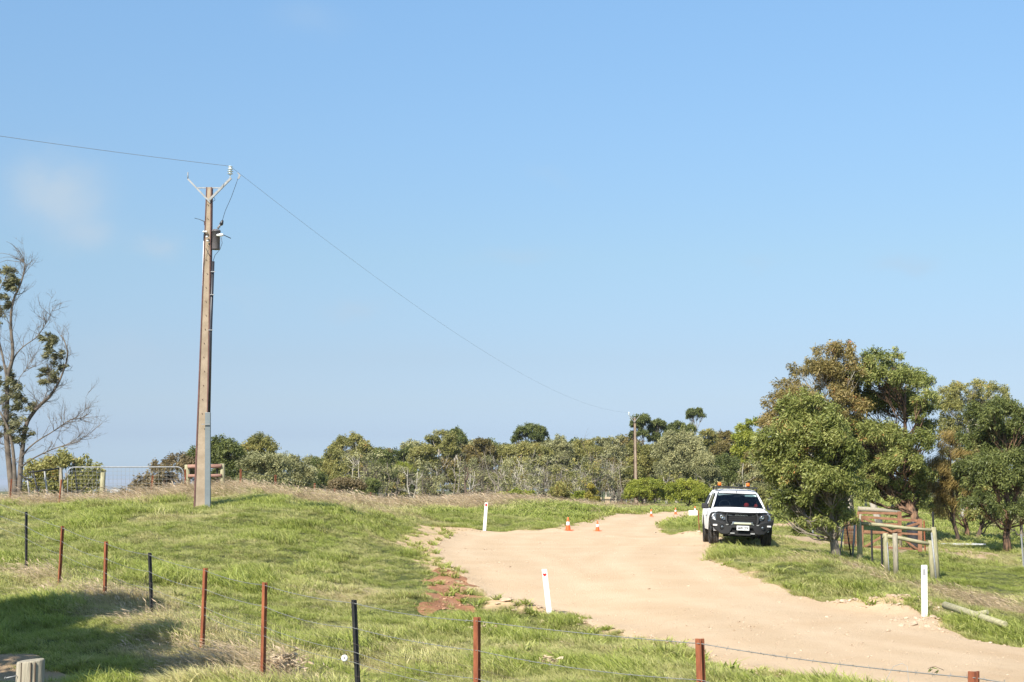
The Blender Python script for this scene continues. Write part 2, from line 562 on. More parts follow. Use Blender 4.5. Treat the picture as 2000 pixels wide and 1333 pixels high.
def sdist(poly, x, y):
    """signed distance, positive inside"""
    x = np.asarray(x, float).ravel(); y = np.asarray(y, float).ravel()
    best = np.full(len(x), 1e9); ins = np.zeros(len(x), bool)
    n = len(poly)
    for i in range(n):
        ax, ay = poly[i]; bx, by = poly[(i + 1) % n]
        ex, ey = bx - ax, by - ay
        t = np.clip(((x - ax) * ex + (y - ay) * ey) / max(ex * ex + ey * ey, 1e-9), 0, 1)
        best = np.minimum(best, np.hypot(x - ax - t * ex, y - ay - t * ey))
        c = ((ay > y) != (by > y)) & (x < (bx - ax) * (y - ay) / ((by - ay) if abs(by - ay) > 1e-12 else 1e-12) + ax)
        ins ^= c
    return np.where(ins, best, -best)


ROAD_PX = [(2200, 1295), (1998, 1265), (1886, 1245), (1838, 1233), (1818, 1219), (1795, 1208), (1700, 1196), (1656, 1192), (1606, 1181), (1550, 1168),
           (1500, 1148), (1462, 1132), (1425, 1112), (1392, 1100), (1400, 1082), (1385, 1071), (1420, 1064), (1415, 1052), (1370, 1049), (1332, 1048), (1290, 1041),
           (1303, 1028), (1322, 1017), (1345, 1010), (1374, 1003), (1450, 1000.5), (1450, 998.2), (1390, 998.8), (1330, 1000), (1290, 1001.5), (1220, 1006), (1176, 1011.6), (1124, 1025), (1091, 1036),
           (1010, 1038), (950, 1039), (900, 1041), (868, 1052), (846, 1076), (862, 1100), (900, 1128), (932, 1156), (952, 1180), (1000, 1192), (1040, 1205),
           (1120, 1217), (1200, 1236), (1290, 1262), (1380, 1296), (1500, 1322), (1620, 1339), (1800, 1390), (2300, 1480), (2300, 1300)]
SHOULDER_PX = [(1010, 1040), (950, 1036), (922, 1034), (870, 1027), (812, 1027), (800, 1038), (790, 1050), (778, 1068), (800, 1090), (822, 1106), (840, 1120),
               (862, 1127), (905, 1150), (930, 1166), (960, 1188), (1010, 1200), (1060, 1216), (1100, 1215), (1000, 1150), (950, 1080)]
RED_PX = [(800, 1190), (812, 1176), (835, 1160), (838, 1140), (852, 1124), (880, 1126), (908, 1142), (925, 1160), (915, 1178), (912, 1196), (870, 1205), (825, 1200)]
TRACK_PX = [(1495, 1044), (1550, 1052), (1620, 1061), (1700, 1066), (1800, 1070), (1880, 1077), (1960, 1086), (1965, 1092), (1900, 1092), (1820, 1086), (1720, 1080), (1620, 1068), (1550, 1060), (1495, 1052)]
PATH_PX = [(-60, 1275), (20, 1281), (60, 1290), (100, 1302), (140, 1318), (150, 1345), (60, 1350), (-80, 1330)]
ROAD = poly_world(ROAD_PX)
SHOULDER = poly_world(SHOULDER_PX)
RED = poly_world(RED_PX)
TRACK = poly_world(TRACK_PX)
PATH = poly_world(PATH_PX)
# ragged heaps of graded sand and small earth mounds: (px, py, radius m, height m)
MOUNDS = [(1050, 1208, .5, .10), (1000, 1196, .7, .12), (975, 1197, .35, .07), (1770, 1196, 1.0, .12), (1735, 1190, .7, .10), (1665, 1190, .5, .05), (1815, 1224, .7, .08),
          (905, 1038, .8, .05), (1352, 1048, .5, .09), (1120, 1222, .6, .05), (600, 1020, 1.6, .18), (560, 1090, 1.8, .12), (825, 1180, 1.2, .14), (805, 1115, 1.1, .16), (790, 1140, 1.2, .12),
          (1080, 994, 4, .25), (1550, 1130, 1.4, .15), (1650, 1150, 1.3, .2), (1450, 1095, .8, .12), (1750, 1165, 1.3, .15), (1900, 1210, 1.3, .12)]
_mw = [(*ground_hit(a, b), r, hh) for (a, b, r, hh) in MOUNDS]


def hgt(x, y, road_sd=None):
    x = np.asarray(x, float); y = np.asarray(y, float)
    z = h_base(x, y)
    sd = sdist(ROAD, x, y).reshape(x.shape) if road_sd is None else road_sd
    off = sstep(.6, -.2, sd)
    sh = sstep(-.3, .6, sdist(SHOULDER, x, y).reshape(x.shape))
    r = np.hypot(x, y)
    z = z + wavy(x, y) * (.8 * off * (1 - .8 * sh) + .03) * sstep(400, 150, r)
    # graded edge: a low berm of loose sand along the road
    z = z + .03 * np.exp(-(sd / .22) ** 2) * (vnoise(x, y, .35, 5) + .2) * (r < 130)
    for (mx, my, mr, mh) in _mw:
        z = z + mh * np.exp(-((x - mx) ** 2 + (y - my) ** 2) / (mr * mr)) * (.75 + .5 * vnoise(x, y, .3, 9))
    return z + EYE


def hz(x, y):
    return float(hgt(np.array([x]), np.array([y]))[0])


def on_ground(px, Y):
    x = WX(px, Y, 1000)
    return Vector((x, Y, hz(x, Y)))


# dry, straw-coloured cover grows thick along these lines (world): fence, crest, right verge
def line_world(pts):
    out = []
    for p in pts:
        if len(p) == 3: out.append((WX(p[0], p[2]), p[2]))
        else: out.append(ground_hit(*p))
    return np.array(out)


def line_dist(line, x, y):
    best = np.full(np.shape(x), 1e9)
    for (ax, ay), (bx, by) in zip(line[:-1], line[1:]):
        ex, ey = bx - ax, by - ay
        t = np.clip(((x - ax) * ex + (y - ay) * ey) / (ex * ex + ey * ey), 0, 1)
        best = np.minimum(best, np.hypot(x - ax - t * ex, y - ay - t * ey))
    return best


DRY_LINES = [(line_world([(51, 0, 27.8), (121, 0, 25.5), (205, 0, 23.3), (293, 0, 21.0), (400, 0, 18.7), (515, 0, 16.5)]), .8, .75),
             (line_world([(515, 0, 16.5), (693, 0, 14.2), (931, 0, 12)]), .6, .45),
             (line_world([(-100, 0, 46), (60, 0, 47), (200, 0, 46.5), (300, 0, 45.5), (365, 0, 46)]), 2.2, 1.2),
             (line_world([(440, 0, 49), (550, 0, 52), (650, 0, 58), (750, 0, 66), (870, 0, 68), (930, 0, 72)]), 2.4, 1.2),
             (line_world([(930, 0, 76), (1000, 0, 84), (1060, 0, 92)]), 4, 1.0),
             (line_world([(1610, 1105), (1680, 1120), (1740, 1150)]), .9, 1.2),
             (line_world([(1840, 1165), (1920, 1185), (2000, 1210)]), 1.1, 1.0),
             (line_world([(1170, 0, 120), (1230, 0, 122)]), 4, 1.0)]


def dryness(x, y):
    d = np.zeros(np.shape(x))
    for line, w, a in DRY_LINES:
        d = np.maximum(d, a * np.exp(-(line_dist(line, x, y) / w) ** 2))
    n = vnoise(x, y, 2.6, 1) * .5 + vnoise(x, y, .9, 2) * .3 + vnoise(x, y, 6.5, 3) * .2
    return np.clip(d * (.5 + n) + sstep(.5, .78, n) * .55, 0, 1)


# the ground sheet: polar grid, fine in front, out to the horizon
th = np.concatenate([np.radians(np.arange(-180, -24, 3.0)), np.radians(np.arange(-24, 24.01, .11)), np.radians(np.arange(27, 180, 3.0))])
rad = np.concatenate([np.array([.8, 2, 3.5, 5]), np.exp(np.arange(math.log(6), math.log(200), .0085)), np.exp(np.arange(math.log(201), math.log(26000), .07))])
NT, NR = len(th), len(rad)
R_, T_ = np.meshgrid(rad, th, indexing='ij')
GX, GY = R_ * np.sin(T_), R_ * np.cos(T_)
SD = sdist(ROAD, GX, GY).reshape(GX.shape)
GZ = hgt(GX, GY, SD)
GV = np.stack([GX, GY, GZ], -1).reshape(-1, 3)
ii, jj = np.meshgrid(np.arange(NR - 1), np.arange(NT), indexing='ij')
j2 = (jj + 1) % NT
GF = np.stack([ii * NT + jj, (ii + 1) * NT + jj, (ii + 1) * NT + j2, ii * NT + j2], -1).reshape(-1, 4)
sh_sd = sdist(SHOULDER, GX, GY).reshape(GX.shape) + (vnoise(GX, GY, .5, 11) - .5) * .9
near = R_ < 170
_ms = np.zeros(GX.shape)
for (mx_, my_, mr_, mh_) in _mw[:9]:
    _ms = np.maximum(_ms, np.exp(-((GX - mx_) ** 2 + (GY - my_) ** 2) / (mr_ * mr_ * .8)) * (.25 + 1.5 * vnoise(GX, GY, .18, 61)))
sandy = np.maximum(np.maximum(sstep(.4, .6, _ms), sstep(-.15, .2, sh_sd)), sstep(-.35, -.02, SD + (vnoise(GX, GY, .3, 12) - .5) * .35)) * near
dry_a = dryness(GX, GY)


def gattr(name, cfg):
    m, n, l, b = new_mat(name)
    return m, n, l, b


def ground_material():
    m, n, l, b = new_mat('ground_soil_and_turf')
    b.inputs['Roughness'].default_value = .95
    b.inputs['Specular IOR Level'].default_value = .15
    g = n.new('ShaderNodeNewGeometry')
    def noise(s, d=6, r=.6):
        x = n.new('ShaderNodeTexNoise'); x.inputs['Scale'].default_value = s; x.inputs['Detail'].default_value = d; x.inputs['Roughness'].default_value = r
        l.new(g.outputs['Position'], x.inputs['Vector']); return x
    def ramp(src, stops):
        r = n.new('ShaderNodeValToRGB'); e = r.color_ramp.elements
        e[0].position, e[0].color = stops[0][0], (*stops[0][1], 1)
        e[1].position, e[1].color = stops[-1][0], (*stops[-1][1], 1)
        for p, c in stops[1:-1]:
            k = e.new(p); k.color = (*c, 1)
        l.new(src, r.inputs[0]); return r
    def mix(f, a, c):
        x = n.new('ShaderNodeMix'); x.data_type = 'RGBA'
        l.new(f, x.inputs['Factor']); l.new(a, x.inputs['A']); l.new(c, x.inputs['B']); return x.outputs['Result']
    green = ramp(noise(3.2, 8, .7).outputs['Fac'], [(.3, (.035, .04, .014)), (.5, (.085, .10, .028)), (.7, (.22, .21, .08))])
    straw = ramp(noise(5, 8, .7).outputs['Fac'], [(.3, (.16, .13, .065)), (.7, (.36, .29, .17))])
    sand = ramp(noise(2.2, 9, .7).outputs['Fac'], [(.3, (.50, .345, .19)), (.55, (.57, .41, .24)), (.75, (.60, .445, .275))])
    a_s = n.new('ShaderNodeAttribute'); a_s.attribute_name = 'sandy'
    a_d = n.new('ShaderNodeAttribute'); a_d.attribute_name = 'dry'
    c = mix(a_d.outputs['Fac'], green.outputs[0], straw.outputs[0])
    c = mix(a_s.outputs['Fac'], c, sand.outputs[0])
    l.new(c, b.inputs['Base Color'])
    nb = noise(14, 8, .7)
    bp = n.new('ShaderNodeBump'); bp.inputs['Strength'].default_value = .8; bp.inputs['Distance'].default_value = .05
    l.new(nb.outputs['Fac'], bp.inputs['Height']); l.new(bp.outputs[0], b.inputs['Normal'])
    return m


def sand_material(name, c1, c2, c3, speck=(.20, .13, .085), speck_amt=.7):
    m, n, l, b = new_mat(name)
    b.inputs['Roughness'].default_value = .95
    b.inputs['Specular IOR Level'].default_value = .12
    g = n.new('ShaderNodeNewGeometry')
    def noise(s, d=6, r=.6, vec=None):
        x = n.new('ShaderNodeTexNoise'); x.inputs['Scale'].default_value = s; x.inputs['Detail'].default_value = d; x.inputs['Roughness'].default_value = r
        l.new(vec or g.outputs['Position'], x.inputs['Vector']); return x
    base = noise(.55, 10, .72)
    r = n.new('ShaderNodeValToRGB'); e = r.color_ramp.elements
    e[0].position, e[0].color = .3, (*c1, 1); e[1].position, e[1].color = .72, (*c3, 1)
    k = e.new(.5); k.color = (*c2, 1)
    l.new(base.outputs['Fac'], r.inputs[0])
    # gravel: scattered darker and paler stones
    vo = n.new('ShaderNodeTexVoronoi'); vo.inputs['Scale'].default_value = 13
    l.new(g.outputs['Position'], vo.inputs['Vector'])
    r2 = n.new('ShaderNodeValToRGB'); r2.color_ramp.elements[0].position = .12; r2.color_ramp.elements[1].position = .2
    r2.color_ramp.elements[0].color = (1, 1, 1, 1); r2.color_ramp.elements[1].color = (0, 0, 0, 1)
    l.new(vo.outputs['Distance'], r2.inputs[0])
    patch = noise(.8, 5, .6)
    r3 = n.new('ShaderNodeValToRGB'); r3.color_ramp.elements[0].position = .40; r3.color_ramp.elements[1].position = .66
    l.new(patch.outputs['Fac'], r3.inputs[0])
    fm = n.new('ShaderNodeMath'); fm.operation = 'MULTIPLY'; l.new(r2.outputs[0], fm.inputs[0]); l.new(r3.outputs[0], fm.inputs[1])
    fm2 = n.new('ShaderNodeMath'); fm2.operation = 'MULTIPLY'; l.new(fm.outputs[0], fm2.inputs[0]); fm2.inputs[1].default_value = speck_amt
    mx = n.new('ShaderNodeMix'); mx.data_type = 'RGBA'
    l.new(fm2.outputs[0], mx.inputs['Factor']); l.new(r.outputs[0], mx.inputs['A']); mx.inputs['B'].default_value = (*speck, 1)
    l.new(mx.outputs['Result'], b.inputs['Base Color'])
    n1 = noise(30, 6, .75)
    n2 = noise(3.5, 5, .6)
    # wheel-polished lanes: paler, with the loose stone swept off them
    la = n.new('ShaderNodeAttribute'); la.attribute_name = 'lane'
    mxl = n.new('ShaderNodeMix'); mxl.data_type = 'RGBA'; mxl.blend_type = 'MULTIPLY'; mxl.inputs['Factor'].default_value = 1
    rl = n.new('ShaderNodeValToRGB'); rl.color_ramp.elements[0].color = (.95, .945, .93, 1); rl.color_ramp.elements[1].color = (1.04, 1.05, 1.06, 1)
    l.new(la.outputs['Fac'], rl.inputs[0]); l.new(mx.outputs['Result'], mxl.inputs['A']); l.new(rl.outputs[0], mxl.inputs['B'])
    l.new(mxl.outputs['Result'], b.inputs['Base Color'])
    inv = n.new('ShaderNodeMath'); inv.operation = 'SUBTRACT'; inv.inputs[0].default_value = 1.0; l.new(la.outputs['Fac'], inv.inputs[1])
    fm3 = n.new('ShaderNodeMath'); fm3.operation = 'MULTIPLY'; l.new(inv.outputs[0], fm3.inputs[0]); l.new(fm2.outputs[0], fm3.inputs[1])
    l.new(fm3.outputs[0], mx.inputs['Factor'])
    ad = n.new('ShaderNodeMath'); ad.operation = 'MULTIPLY_ADD'; l.new(n2.outputs['Fac'], ad.inputs[0]); ad.inputs[1].default_value = .5; l.new(n1.outputs['Fac'], ad.inputs[2])
    ad2 = n.new('ShaderNodeMath'); ad2.operation = 'ADD'; l.new(ad.outputs[0], ad2.inputs[0]); l.new(fm.outputs[0], ad2.inputs[1])
    bp = n.new('ShaderNodeBump'); bp.inputs['Strength'].default_value = .8; bp.inputs['Distance'].default_value = .03
    l.new(ad2.outputs[0], bp.inputs['Height']); l.new(bp.outputs[0], b.inputs['Normal'])
    return m


M['ground'] = ground_material()
M['road'] = sand_material('road_sand', (.55, .39, .24), (.585, .43, .275), (.62, .47, .31))
M['red_soil'] = sand_material('red_soil', (.25, .11, .055), (.38, .19, .105), (.50, .30, .185), speck=(.5, .33, .22), speck_amt=.7)
M['track'] = sand_material('track_sand', (.38, .27, .165), (.45, .33, .21), (.50, .385, .255))
ground = mesh_np('ground', GV, GF, M['ground'], attrs={'sandy': sandy, 'dry': dry_a}, smooth=True)
tag(ground, 'uneven roadside ground under the grass', kind='structure')


def contour_sheet(name, field, material, lift):
    """the part of the ground grid where field > 0, edges cut smoothly, laid just above it"""
    f = field
    ok = (f > 0)
    any_ = ok[:-1, :-1] | ok[1:, :-1] | ok[1:, 1:] | ok[:-1, 1:]
    any_ &= (R_[:-1, :-1] < 195) & (np.abs(T_[:-1, :-1]) < math.radians(23.8))
    cells = np.argwhere(any_)
    verts = []; faces = []; key = {}
    P = GV.reshape(NR, NT, 3)
    def vert(k, p):
        if k not in key:
            key[k] = len(verts); verts.append((p[0], p[1], p[2] + lift))
        return key[k]
    for (i, j) in cells:
        idx = [(i, j), (i + 1, j), (i + 1, j + 1), (i, j + 1)]
        poly = []
        for a in range(4):
            A, B = idx[a], idx[(a + 1) % 4]
            fa, fb = f[A], f[B]
            if fa > 0: poly.append(vert(A, P[A]))
            if (fa > 0) != (fb > 0):
                lo, hi = (A, B) if A < B else (B, A)
                t = f[lo] / (f[lo] - f[hi])
                poly.append(vert((lo, hi), P[lo] + (P[hi] - P[lo]) * t))
        if len(poly) >= 3: faces.append(poly)
    me = bpy.data.meshes.new(name)
    me.from_pydata(verts, [], faces)
    me.polygons.foreach_set('use_smooth', [True] * len(faces))
    me.materials.append(material)
    o = bpy.data.objects.new(name, me); COL.objects.link(o)
    return tag(o, kind='structure')


ragged = (vnoise(GX, GY, .45, 21) - .5) * .30 + (vnoise(GX, GY, .14, 22) - .5) * .12
road = contour_sheet('road', np.where(R_ < 140, SD + ragged, SD), M['road'], .012)
_rv = np.empty(len(road.data.vertices) * 3); road.data.vertices.foreach_get('co', _rv); _rv = _rv.reshape(-1, 3)
_rs = sdist(ROAD, _rv[:, 0], _rv[:, 1]) + .35 * (vnoise(_rv[:, 0], _rv[:, 1], 4, 71) - .5)
_lane = np.zeros(len(_rv))
for c_, w_, a_ in ((.95, .30, .8), (2.55, .34, 1.0), (3.5, .3, .55), (4.6, .4, .8)):
    _lane = np.maximum(_lane, a_ * np.exp(-((_rs - c_) / w_) ** 2))
_lane = np.clip(_lane * (.45 + .8 * vnoise(_rv[:, 0], _rv[:, 1], 2.2, 72)) + .3 * sstep(.35, .8, vnoise(_rv[:, 0], _rv[:, 1], 1.3, 73)), 0, 1)
_at = road.data.attributes.new('lane', 'FLOAT', 'POINT'); _at.data.foreach_set('value', _lane.astype(np.float32))
tag(road, 'pale orange unsealed gravel road curving across the picture')
red_sd = sdist(RED, GX, GY).reshape(GX.shape) + (vnoise(GX, GY, .35, 23) - .55) * .8
red = contour_sheet('earth_patch', red_sd, M['red_soil'], .008)
tag(red, 'bare red earth patch beside the road bend')
tr_sd = sdist(TRACK, GX, GY).reshape(GX.shape) + (vnoise(GX, GY, .8, 24) - .55) * .9
track = contour_sheet('track', tr_sd, M['track'], .008)
tag(track, 'sandy vehicle track crossing the right-hand paddock')
pa_sd = sdist(PATH, GX, GY).reshape(GX.shape) + (vnoise(GX, GY, .4, 25) - .5) * .5
path = contour_sheet('path', pa_sd, M['track'], .008)
tag(path, 'small bare dirt path by the near wooden post')
# ---------------------------------------------------------------- trees
WIND = Vector((-1.0, .15, 0))


def rand_unit(n, g):
    v = g.normal(size=(n, 3)); v /= np.linalg.norm(v, axis=1)[:, None] + 1e-9
    return v


def leaf_cloud(name, centers, spread, counts, L, Wd, material, parent, g, droop=.5, wind=.6, flat=.0, clumpv=None):
    """centers (N,3), spread (N,3); every leaf is its own small pointed blade"""
    centers = np.asarray(centers, float); spread = np.asarray(spread, float)
    idx = np.repeat(np.arange(len(centers)), counts)
    n = len(idx)
    d = rand_unit(n, g) * (g.random(n) ** .62)[:, None]
    base = centers[idx] + d * spread[idx]
    cdir = rand_unit(len(centers), g) * .45
    ax = rand_unit(n, g) * .75 + cdir[idx] + np.array([0, 0, -droop]) + np.array(WIND) * wind + d * .35
    ax /= np.linalg.norm(ax, axis=1)[:, None]
    w = np.cross(ax, rand_unit(n, g)); w /= np.linalg.norm(w, axis=1)[:, None] + 1e-9
    ln = L * (.55 + .9 * g.random(n)); wd = Wd * (.6 + .8 * g.random(n))
    mid = base + ax * (ln * .45)[:, None]
    V = np.stack([base, mid + w * (wd / 2)[:, None], base + ax * ln[:, None], mid - w * (wd / 2)[:, None]], 1).reshape(-1, 3)
    F = np.arange(4 * n).reshape(-1, 4)
    rnd = np.repeat(g.random(n), 4)
    cv = g.random(len(centers)) if clumpv is None else clumpv
    return mesh_np(name, V, F, material, parent, attrs={'rnd': rnd, 'clump': np.repeat(cv[idx], 4)})


def curve_pts(a, b, n, sag, g, jit=.06):
    a, b = Vector(a), Vector(b)
    L = (b - a).length
    out = []
    for i in range(n + 1):
        t = i / n
        p = a.lerp(b, t) + Vector(sag) * (4 * t * (1 - t))
        if 0 < i < n: p += Vector(g.normal(size=3)) * L * jit * .5
        out.append(p)
    return out


def blob_tree(name, base, lobes, mat_leaf, mat_bark, label, cat='tree', group=None, r0=.16, leaves=9000, leafL=.13, leafW=.04, sub=9, subr=.42,
              seed=1, forks=None, droop=.5, wind=.5, trunk_to=None, limbs_out=.42, lean=None, hollow=.35, dens=None, twigs=True):
    """base: world point; lobes: [(centre Vector, (rx, ry, rz))]"""
    g = np.random.default_rng(seed)
    root = empty(name, base, 0, label, cat, group)
    base = Vector(base)
    loc = [(Vector(c) - base, r) for c, r in lobes]
    vol = np.array([r[0] * r[1] * r[2] for _, r in loc]) ** (2 / 3.)
    cen = sum(((c * float(v)) for (c, _), v in zip(loc, vol)), Vector()) / float(vol.sum())
    if trunk_to is None:
        top = Vector((cen.x * .8, cen.y * .8, max(c.z for c, _ in loc) * .86))
    else:
        top = Vector(trunk_to) - base
    mb = MB()
    nseg = 7
    tp = curve_pts((0, 0, -.15), top, nseg, (0, 0, 0), g, .035)
    tr = [r0 * (1.25 if i == 0 else 1) * (1 - .8 * (i / nseg) ** .9) for i in range(nseg + 1)]
    mb.tube(tp, tr, 9)
    def on_trunk(t):
        k = min(int(t * nseg), nseg - 1); f = t * nseg - k
        return tp[k].lerp(tp[k + 1], f), tr[k] * (1 - f) + tr[k + 1] * f
    cs = []; sp = []; cn = []; cv = []
    tot = float(vol.sum())
    for (c, r), v in zip(loc, vol):
        t = min(max((c.z - r[2] * 1.2) / max(top.z, .1) * .85, .18), .93)
        s, rs = on_trunk(t)
        dist = (c - s).length
        lr = max(min(rs * limbs_out, .5 * rs + .02), .012 if leafL < .2 else .045)
        lp = curve_pts(s, c, 4, (0, 0, -dist * .08), g, .07)
        mb.tube(lp, [lr, lr * .8, lr * .62, lr * .45, lr * .25], 6)
        lv = g.random()
        k_n = max(3, int(round(sub * (v / tot) * len(loc) ** .5 * 2.2)))
        for k in range(k_n):
            d = rand_unit(1, g)[0]
            if d[2] < -.3: d[2] *= -.6
            q = (hollow + (1 - hollow) * g.random() ** .6)
            p = c + Vector((d[0] * r[0] * q, d[1] * r[1] * q, d[2] * r[2] * q))
            sr = subr * (.6 + .7 * g.random()) * (r[0] + r[2]) / 2
            cs.append(p); sp.append((sr * .95, sr * .95, sr * 1.0)); cv.append(np.clip(.55 * lv + .45 * g.random() + .0 * d[2], 0, 1))
            cn.append(sr ** 2)
            if twigs:
                j = 2 + int(g.random() * 2.99)
                bp = lp[min(j, 4)]
                tl = (p - bp).length
                mb.tube(curve_pts(bp, p, 3, (0, 0, -tl * .06), g, .08), [lr * .38, lr * .28, lr * .2, lr * .1], 4, caps=False)
    cn = np.array(cn); cnt = np.maximum((cn / cn.sum() * leaves).astype(int), 4)
    mb.build('trunk', mat_bark, root)
    leaf_cloud('crown', np.array(cs), np.array(sp), cnt, leafL, leafW, mat_leaf, root, g, droop, wind, clumpv=np.array(cv))
    return root


LOBE = 1.12


def px_lobes(specs, Y, g, depth=None):
    """lobes from their place in the view at distance Y, each pushed to its own depth"""
    out = []
    xs = [s[0] for s in specs]; wide = (max(xs) - min(xs)) * Y / FPX
    dp = depth if depth is not None else max(.5, wide * .35)
    if len(specs) >= 6:                      # bridge the gaps between neighbouring lobes
        extra = []
        for i, a in enumerate(specs):
            nb = sorted((math.hypot(a[0] - b[0], (a[1] - b[1]) * 1.2), j) for j, b in enumerate(specs) if j != i)[:3]
            for dd, j in nb:
                b = specs[j]
                if j > i and dd < 1.35 * (a[3] + b[3]) and g.random() < .75:
                    extra.append(((a[0] + b[0]) / 2 + g.normal() * 3, (a[1] + b[1]) / 2 + abs(g.normal()) * 4, (a[2] + b[2]) * .33, (a[3] + b[3]) * .36))
        specs = list(specs) + extra
    for s in specs:
        y = Y + g.uniform(-dp, dp)
        c = W(s[0], s[1], y)
        k = y / FPX
        out.append((c, (s[2] * k * LOBE, (s[2] + s[3]) / 2 * k * LOBE, s[3] * k * LOBE)))
    return out


def recurse_twigs(mb, p, d, L, r, depth, g, n=5, windy=.25, spread=.55):
    pts = [Vector(p)]; d = Vector(d).normalized(); seg = 4
    q = Vector(p)
    for i in range(seg):
        d = (d + Vector(g.normal(size=3)) * .16 + Vector((0, 0, .03)) + WIND * windy * .12 * (3 - depth)).normalized()
        q = q + d * (L / seg)
        pts.append(q.copy())
    mb.tube(pts, [r * (1 - .8 * i / seg) for i in range(seg + 1)], 4 if r < .012 else 5, caps=False)
    if depth > 0:
        for k in range(n):
            t = .25 + .75 * g.random()
            i = min(int(t * seg), seg - 1)
            b = pts[i].lerp(pts[i + 1], t * seg - i)
            nd = (d + Vector(g.normal(size=3)) * spread + Vector((0, 0, .15))).normalized()
            recurse_twigs(mb, b, nd, L * (.35 + .35 * g.random()), r * .5, depth - 1, g, n, windy, spread)


def limb(mb, pts, r0, r1, n=8):
    pts = [Vector(p) for p in pts]
    # smooth through the points
    out = []
    for i in range(len(pts) - 1):
        a = pts[max(i - 1, 0)]; b = pts[i]; c = pts[i + 1]; e = pts[min(i + 2, len(pts) - 1)]
        for k in range(3):
            t = k / 3
            out.append(.5 * ((2 * b) + (c - a) * t + (2 * a - 5 * b + 4 * c - e) * t * t + (3 * b - a - 3 * c + e) * t ** 3))
    out.append(pts[-1])
    m = len(out) - 1
    mb.tube(out, [r0 + (r1 - r0) * (i / m) ** .8 for i in range(m + 1)], n)
    return out


L_GUM = leaf_mat('gum_leaf', (0.082, 0.105, 0.023), (0.179, 0.206, 0.046), (0.390, 0.394, 0.123), rare=(0.468, 0.193, 0.065))
L_GUM_RED = leaf_mat('gum_leaf_reddish', (0.098, 0.088, 0.026), (0.205, 0.166, 0.049), (0.390, 0.298, 0.109), rare=(0.585, 0.210, 0.087))
L_GREY = leaf_mat('grey_gum_leaf', (0.137, 0.140, 0.058), (0.283, 0.280, 0.123), (0.507, 0.473, 0.225))
L_OLIVE = leaf_mat('olive_leaf', (0.107, 0.114, 0.029), (0.234, 0.228, 0.065), (0.429, 0.385, 0.123), rare=(0.487, 0.280, 0.087))
L_DARK = leaf_mat('dark_gum_leaf', (0.051, 0.067, 0.019), (0.113, 0.137, 0.036), (0.234, 0.254, 0.072))
L_WATTLE = leaf_mat('wattle_leaf', (.13, .16, .02), (.26, .29, .035), (.42, .42, .07))
L_YELLOW = leaf_mat('yellow_leaf', (.14, .15, .03), (.30, .26, .04), (.46, .38, .07))
L_BROWN = leaf_mat('brown_leaf', (.10, .075, .035), (.20, .15, .07), (.32, .25, .12), rare=(.36, .17, .08))
L_LEFT = leaf_mat('left_tree_leaf', (.06, .062, .025), (.14, .14, .06), (.29, .27, .13))
L_SHE = leaf_mat('sheoak_needles', (0.166, 0.123, 0.032), (0.292, 0.219, 0.065), (0.468, 0.333, 0.116))


def px_tree(name, bpx, Y, specs, leafm, bark, label, cat='tree', group=None, seed=1, depth=None, byoff=0, trunk_px=None, **kw):
    g = np.random.default_rng(seed + 1000)
    b = on_ground(bpx, Y)
    if trunk_px: kw['trunk_to'] = W(trunk_px[0], trunk_px[1], Y)
    return blob_tree(name, b, px_lobes(specs, Y, g, depth), leafm, bark, label, cat, group, seed=seed, **kw)


# --- right-hand stand of trees
px_tree('gum_tree', 1634, 38.0,
        [(1560, 838, 46, 42), (1518, 885, 40, 42), (1605, 850, 50, 50), (1640, 890, 38, 45), (1530, 930, 38, 40), (1560, 930, 55, 48), (1615, 945, 48, 45),
         (1552, 982, 38, 36), (1590, 1003, 42, 30), (1640, 1000, 32, 32), (1655, 955, 26, 38), (1512, 900, 24, 26), (1585, 790, 30, 26), (1535, 1015, 22, 14), (1608, 1030, 26, 16), (1655, 1018, 22, 20), (1660, 900, 24, 30), (1545, 800, 28, 26), (1511, 972, 14, 22), (1570, 1035, 24, 12), (1622, 1040, 20, 12)],
        L_GUM, M['bark_grey'], 'leafy young gum with low boughs reaching over the white ute', group=None, seed=11, r0=.13,
        leaves=85000, leafL=.10, leafW=.034, sub=44, subr=.34, trunk_px=(1600, 850), wind=.45)
px_tree('gum_tree', 1668, 58.0,
        [(1622, 685, 32, 22), (1655, 700, 30, 30), (1605, 725, 38, 32), (1562, 728, 20, 24), (1540, 765, 26, 24), (1510, 790, 20, 24), (1565, 790, 44, 36), (1635, 755, 42, 40),
         (1500, 840, 20, 30), (1660, 800, 36, 40), (1600, 820, 50, 40), (1525, 830, 34, 34), (1680, 740, 22, 30), (1540, 880, 40, 36), (1620, 880, 40, 40)],
        L_GUM_RED, M['bark_pale'], 'tallest reddish-green gum at the back of the right-hand stand', seed=12, r0=.2,
        leaves=62000, leafL=.13, leafW=.038, sub=40, subr=.34, trunk_px=(1622, 720), wind=.4)
px_tree('gum_tree', 1775, 58.0,
        [(1712, 700, 26, 20), (1748, 700, 20, 22), (1700, 735, 34, 34), (1745, 738, 34, 30), (1785, 745, 34, 34), (1812, 778, 18, 30), (1682, 785, 34, 38), (1738, 790, 44, 38),
         (1790, 805, 32, 36), (1690, 850, 38, 36), (1735, 858, 36, 30), (1790, 868, 32, 32), (1708, 915, 40, 30), (1750, 960, 36, 26), (1795, 930, 30, 34), (1684, 965, 30, 28), (1812, 835, 18, 30), (1672, 900, 24, 34), (1765, 905, 34, 28), (1722, 950, 34, 26), (1792, 978, 26, 22), (1742, 1002, 24, 12)],
        L_GUM, M['bark_red'], 'broad dense gum with a dark red-brown trunk behind the red gate', seed=13, r0=.21,
        leaves=90000, leafL=.13, leafW=.038, sub=44, subr=.34, trunk_px=(1768, 770), wind=.5)
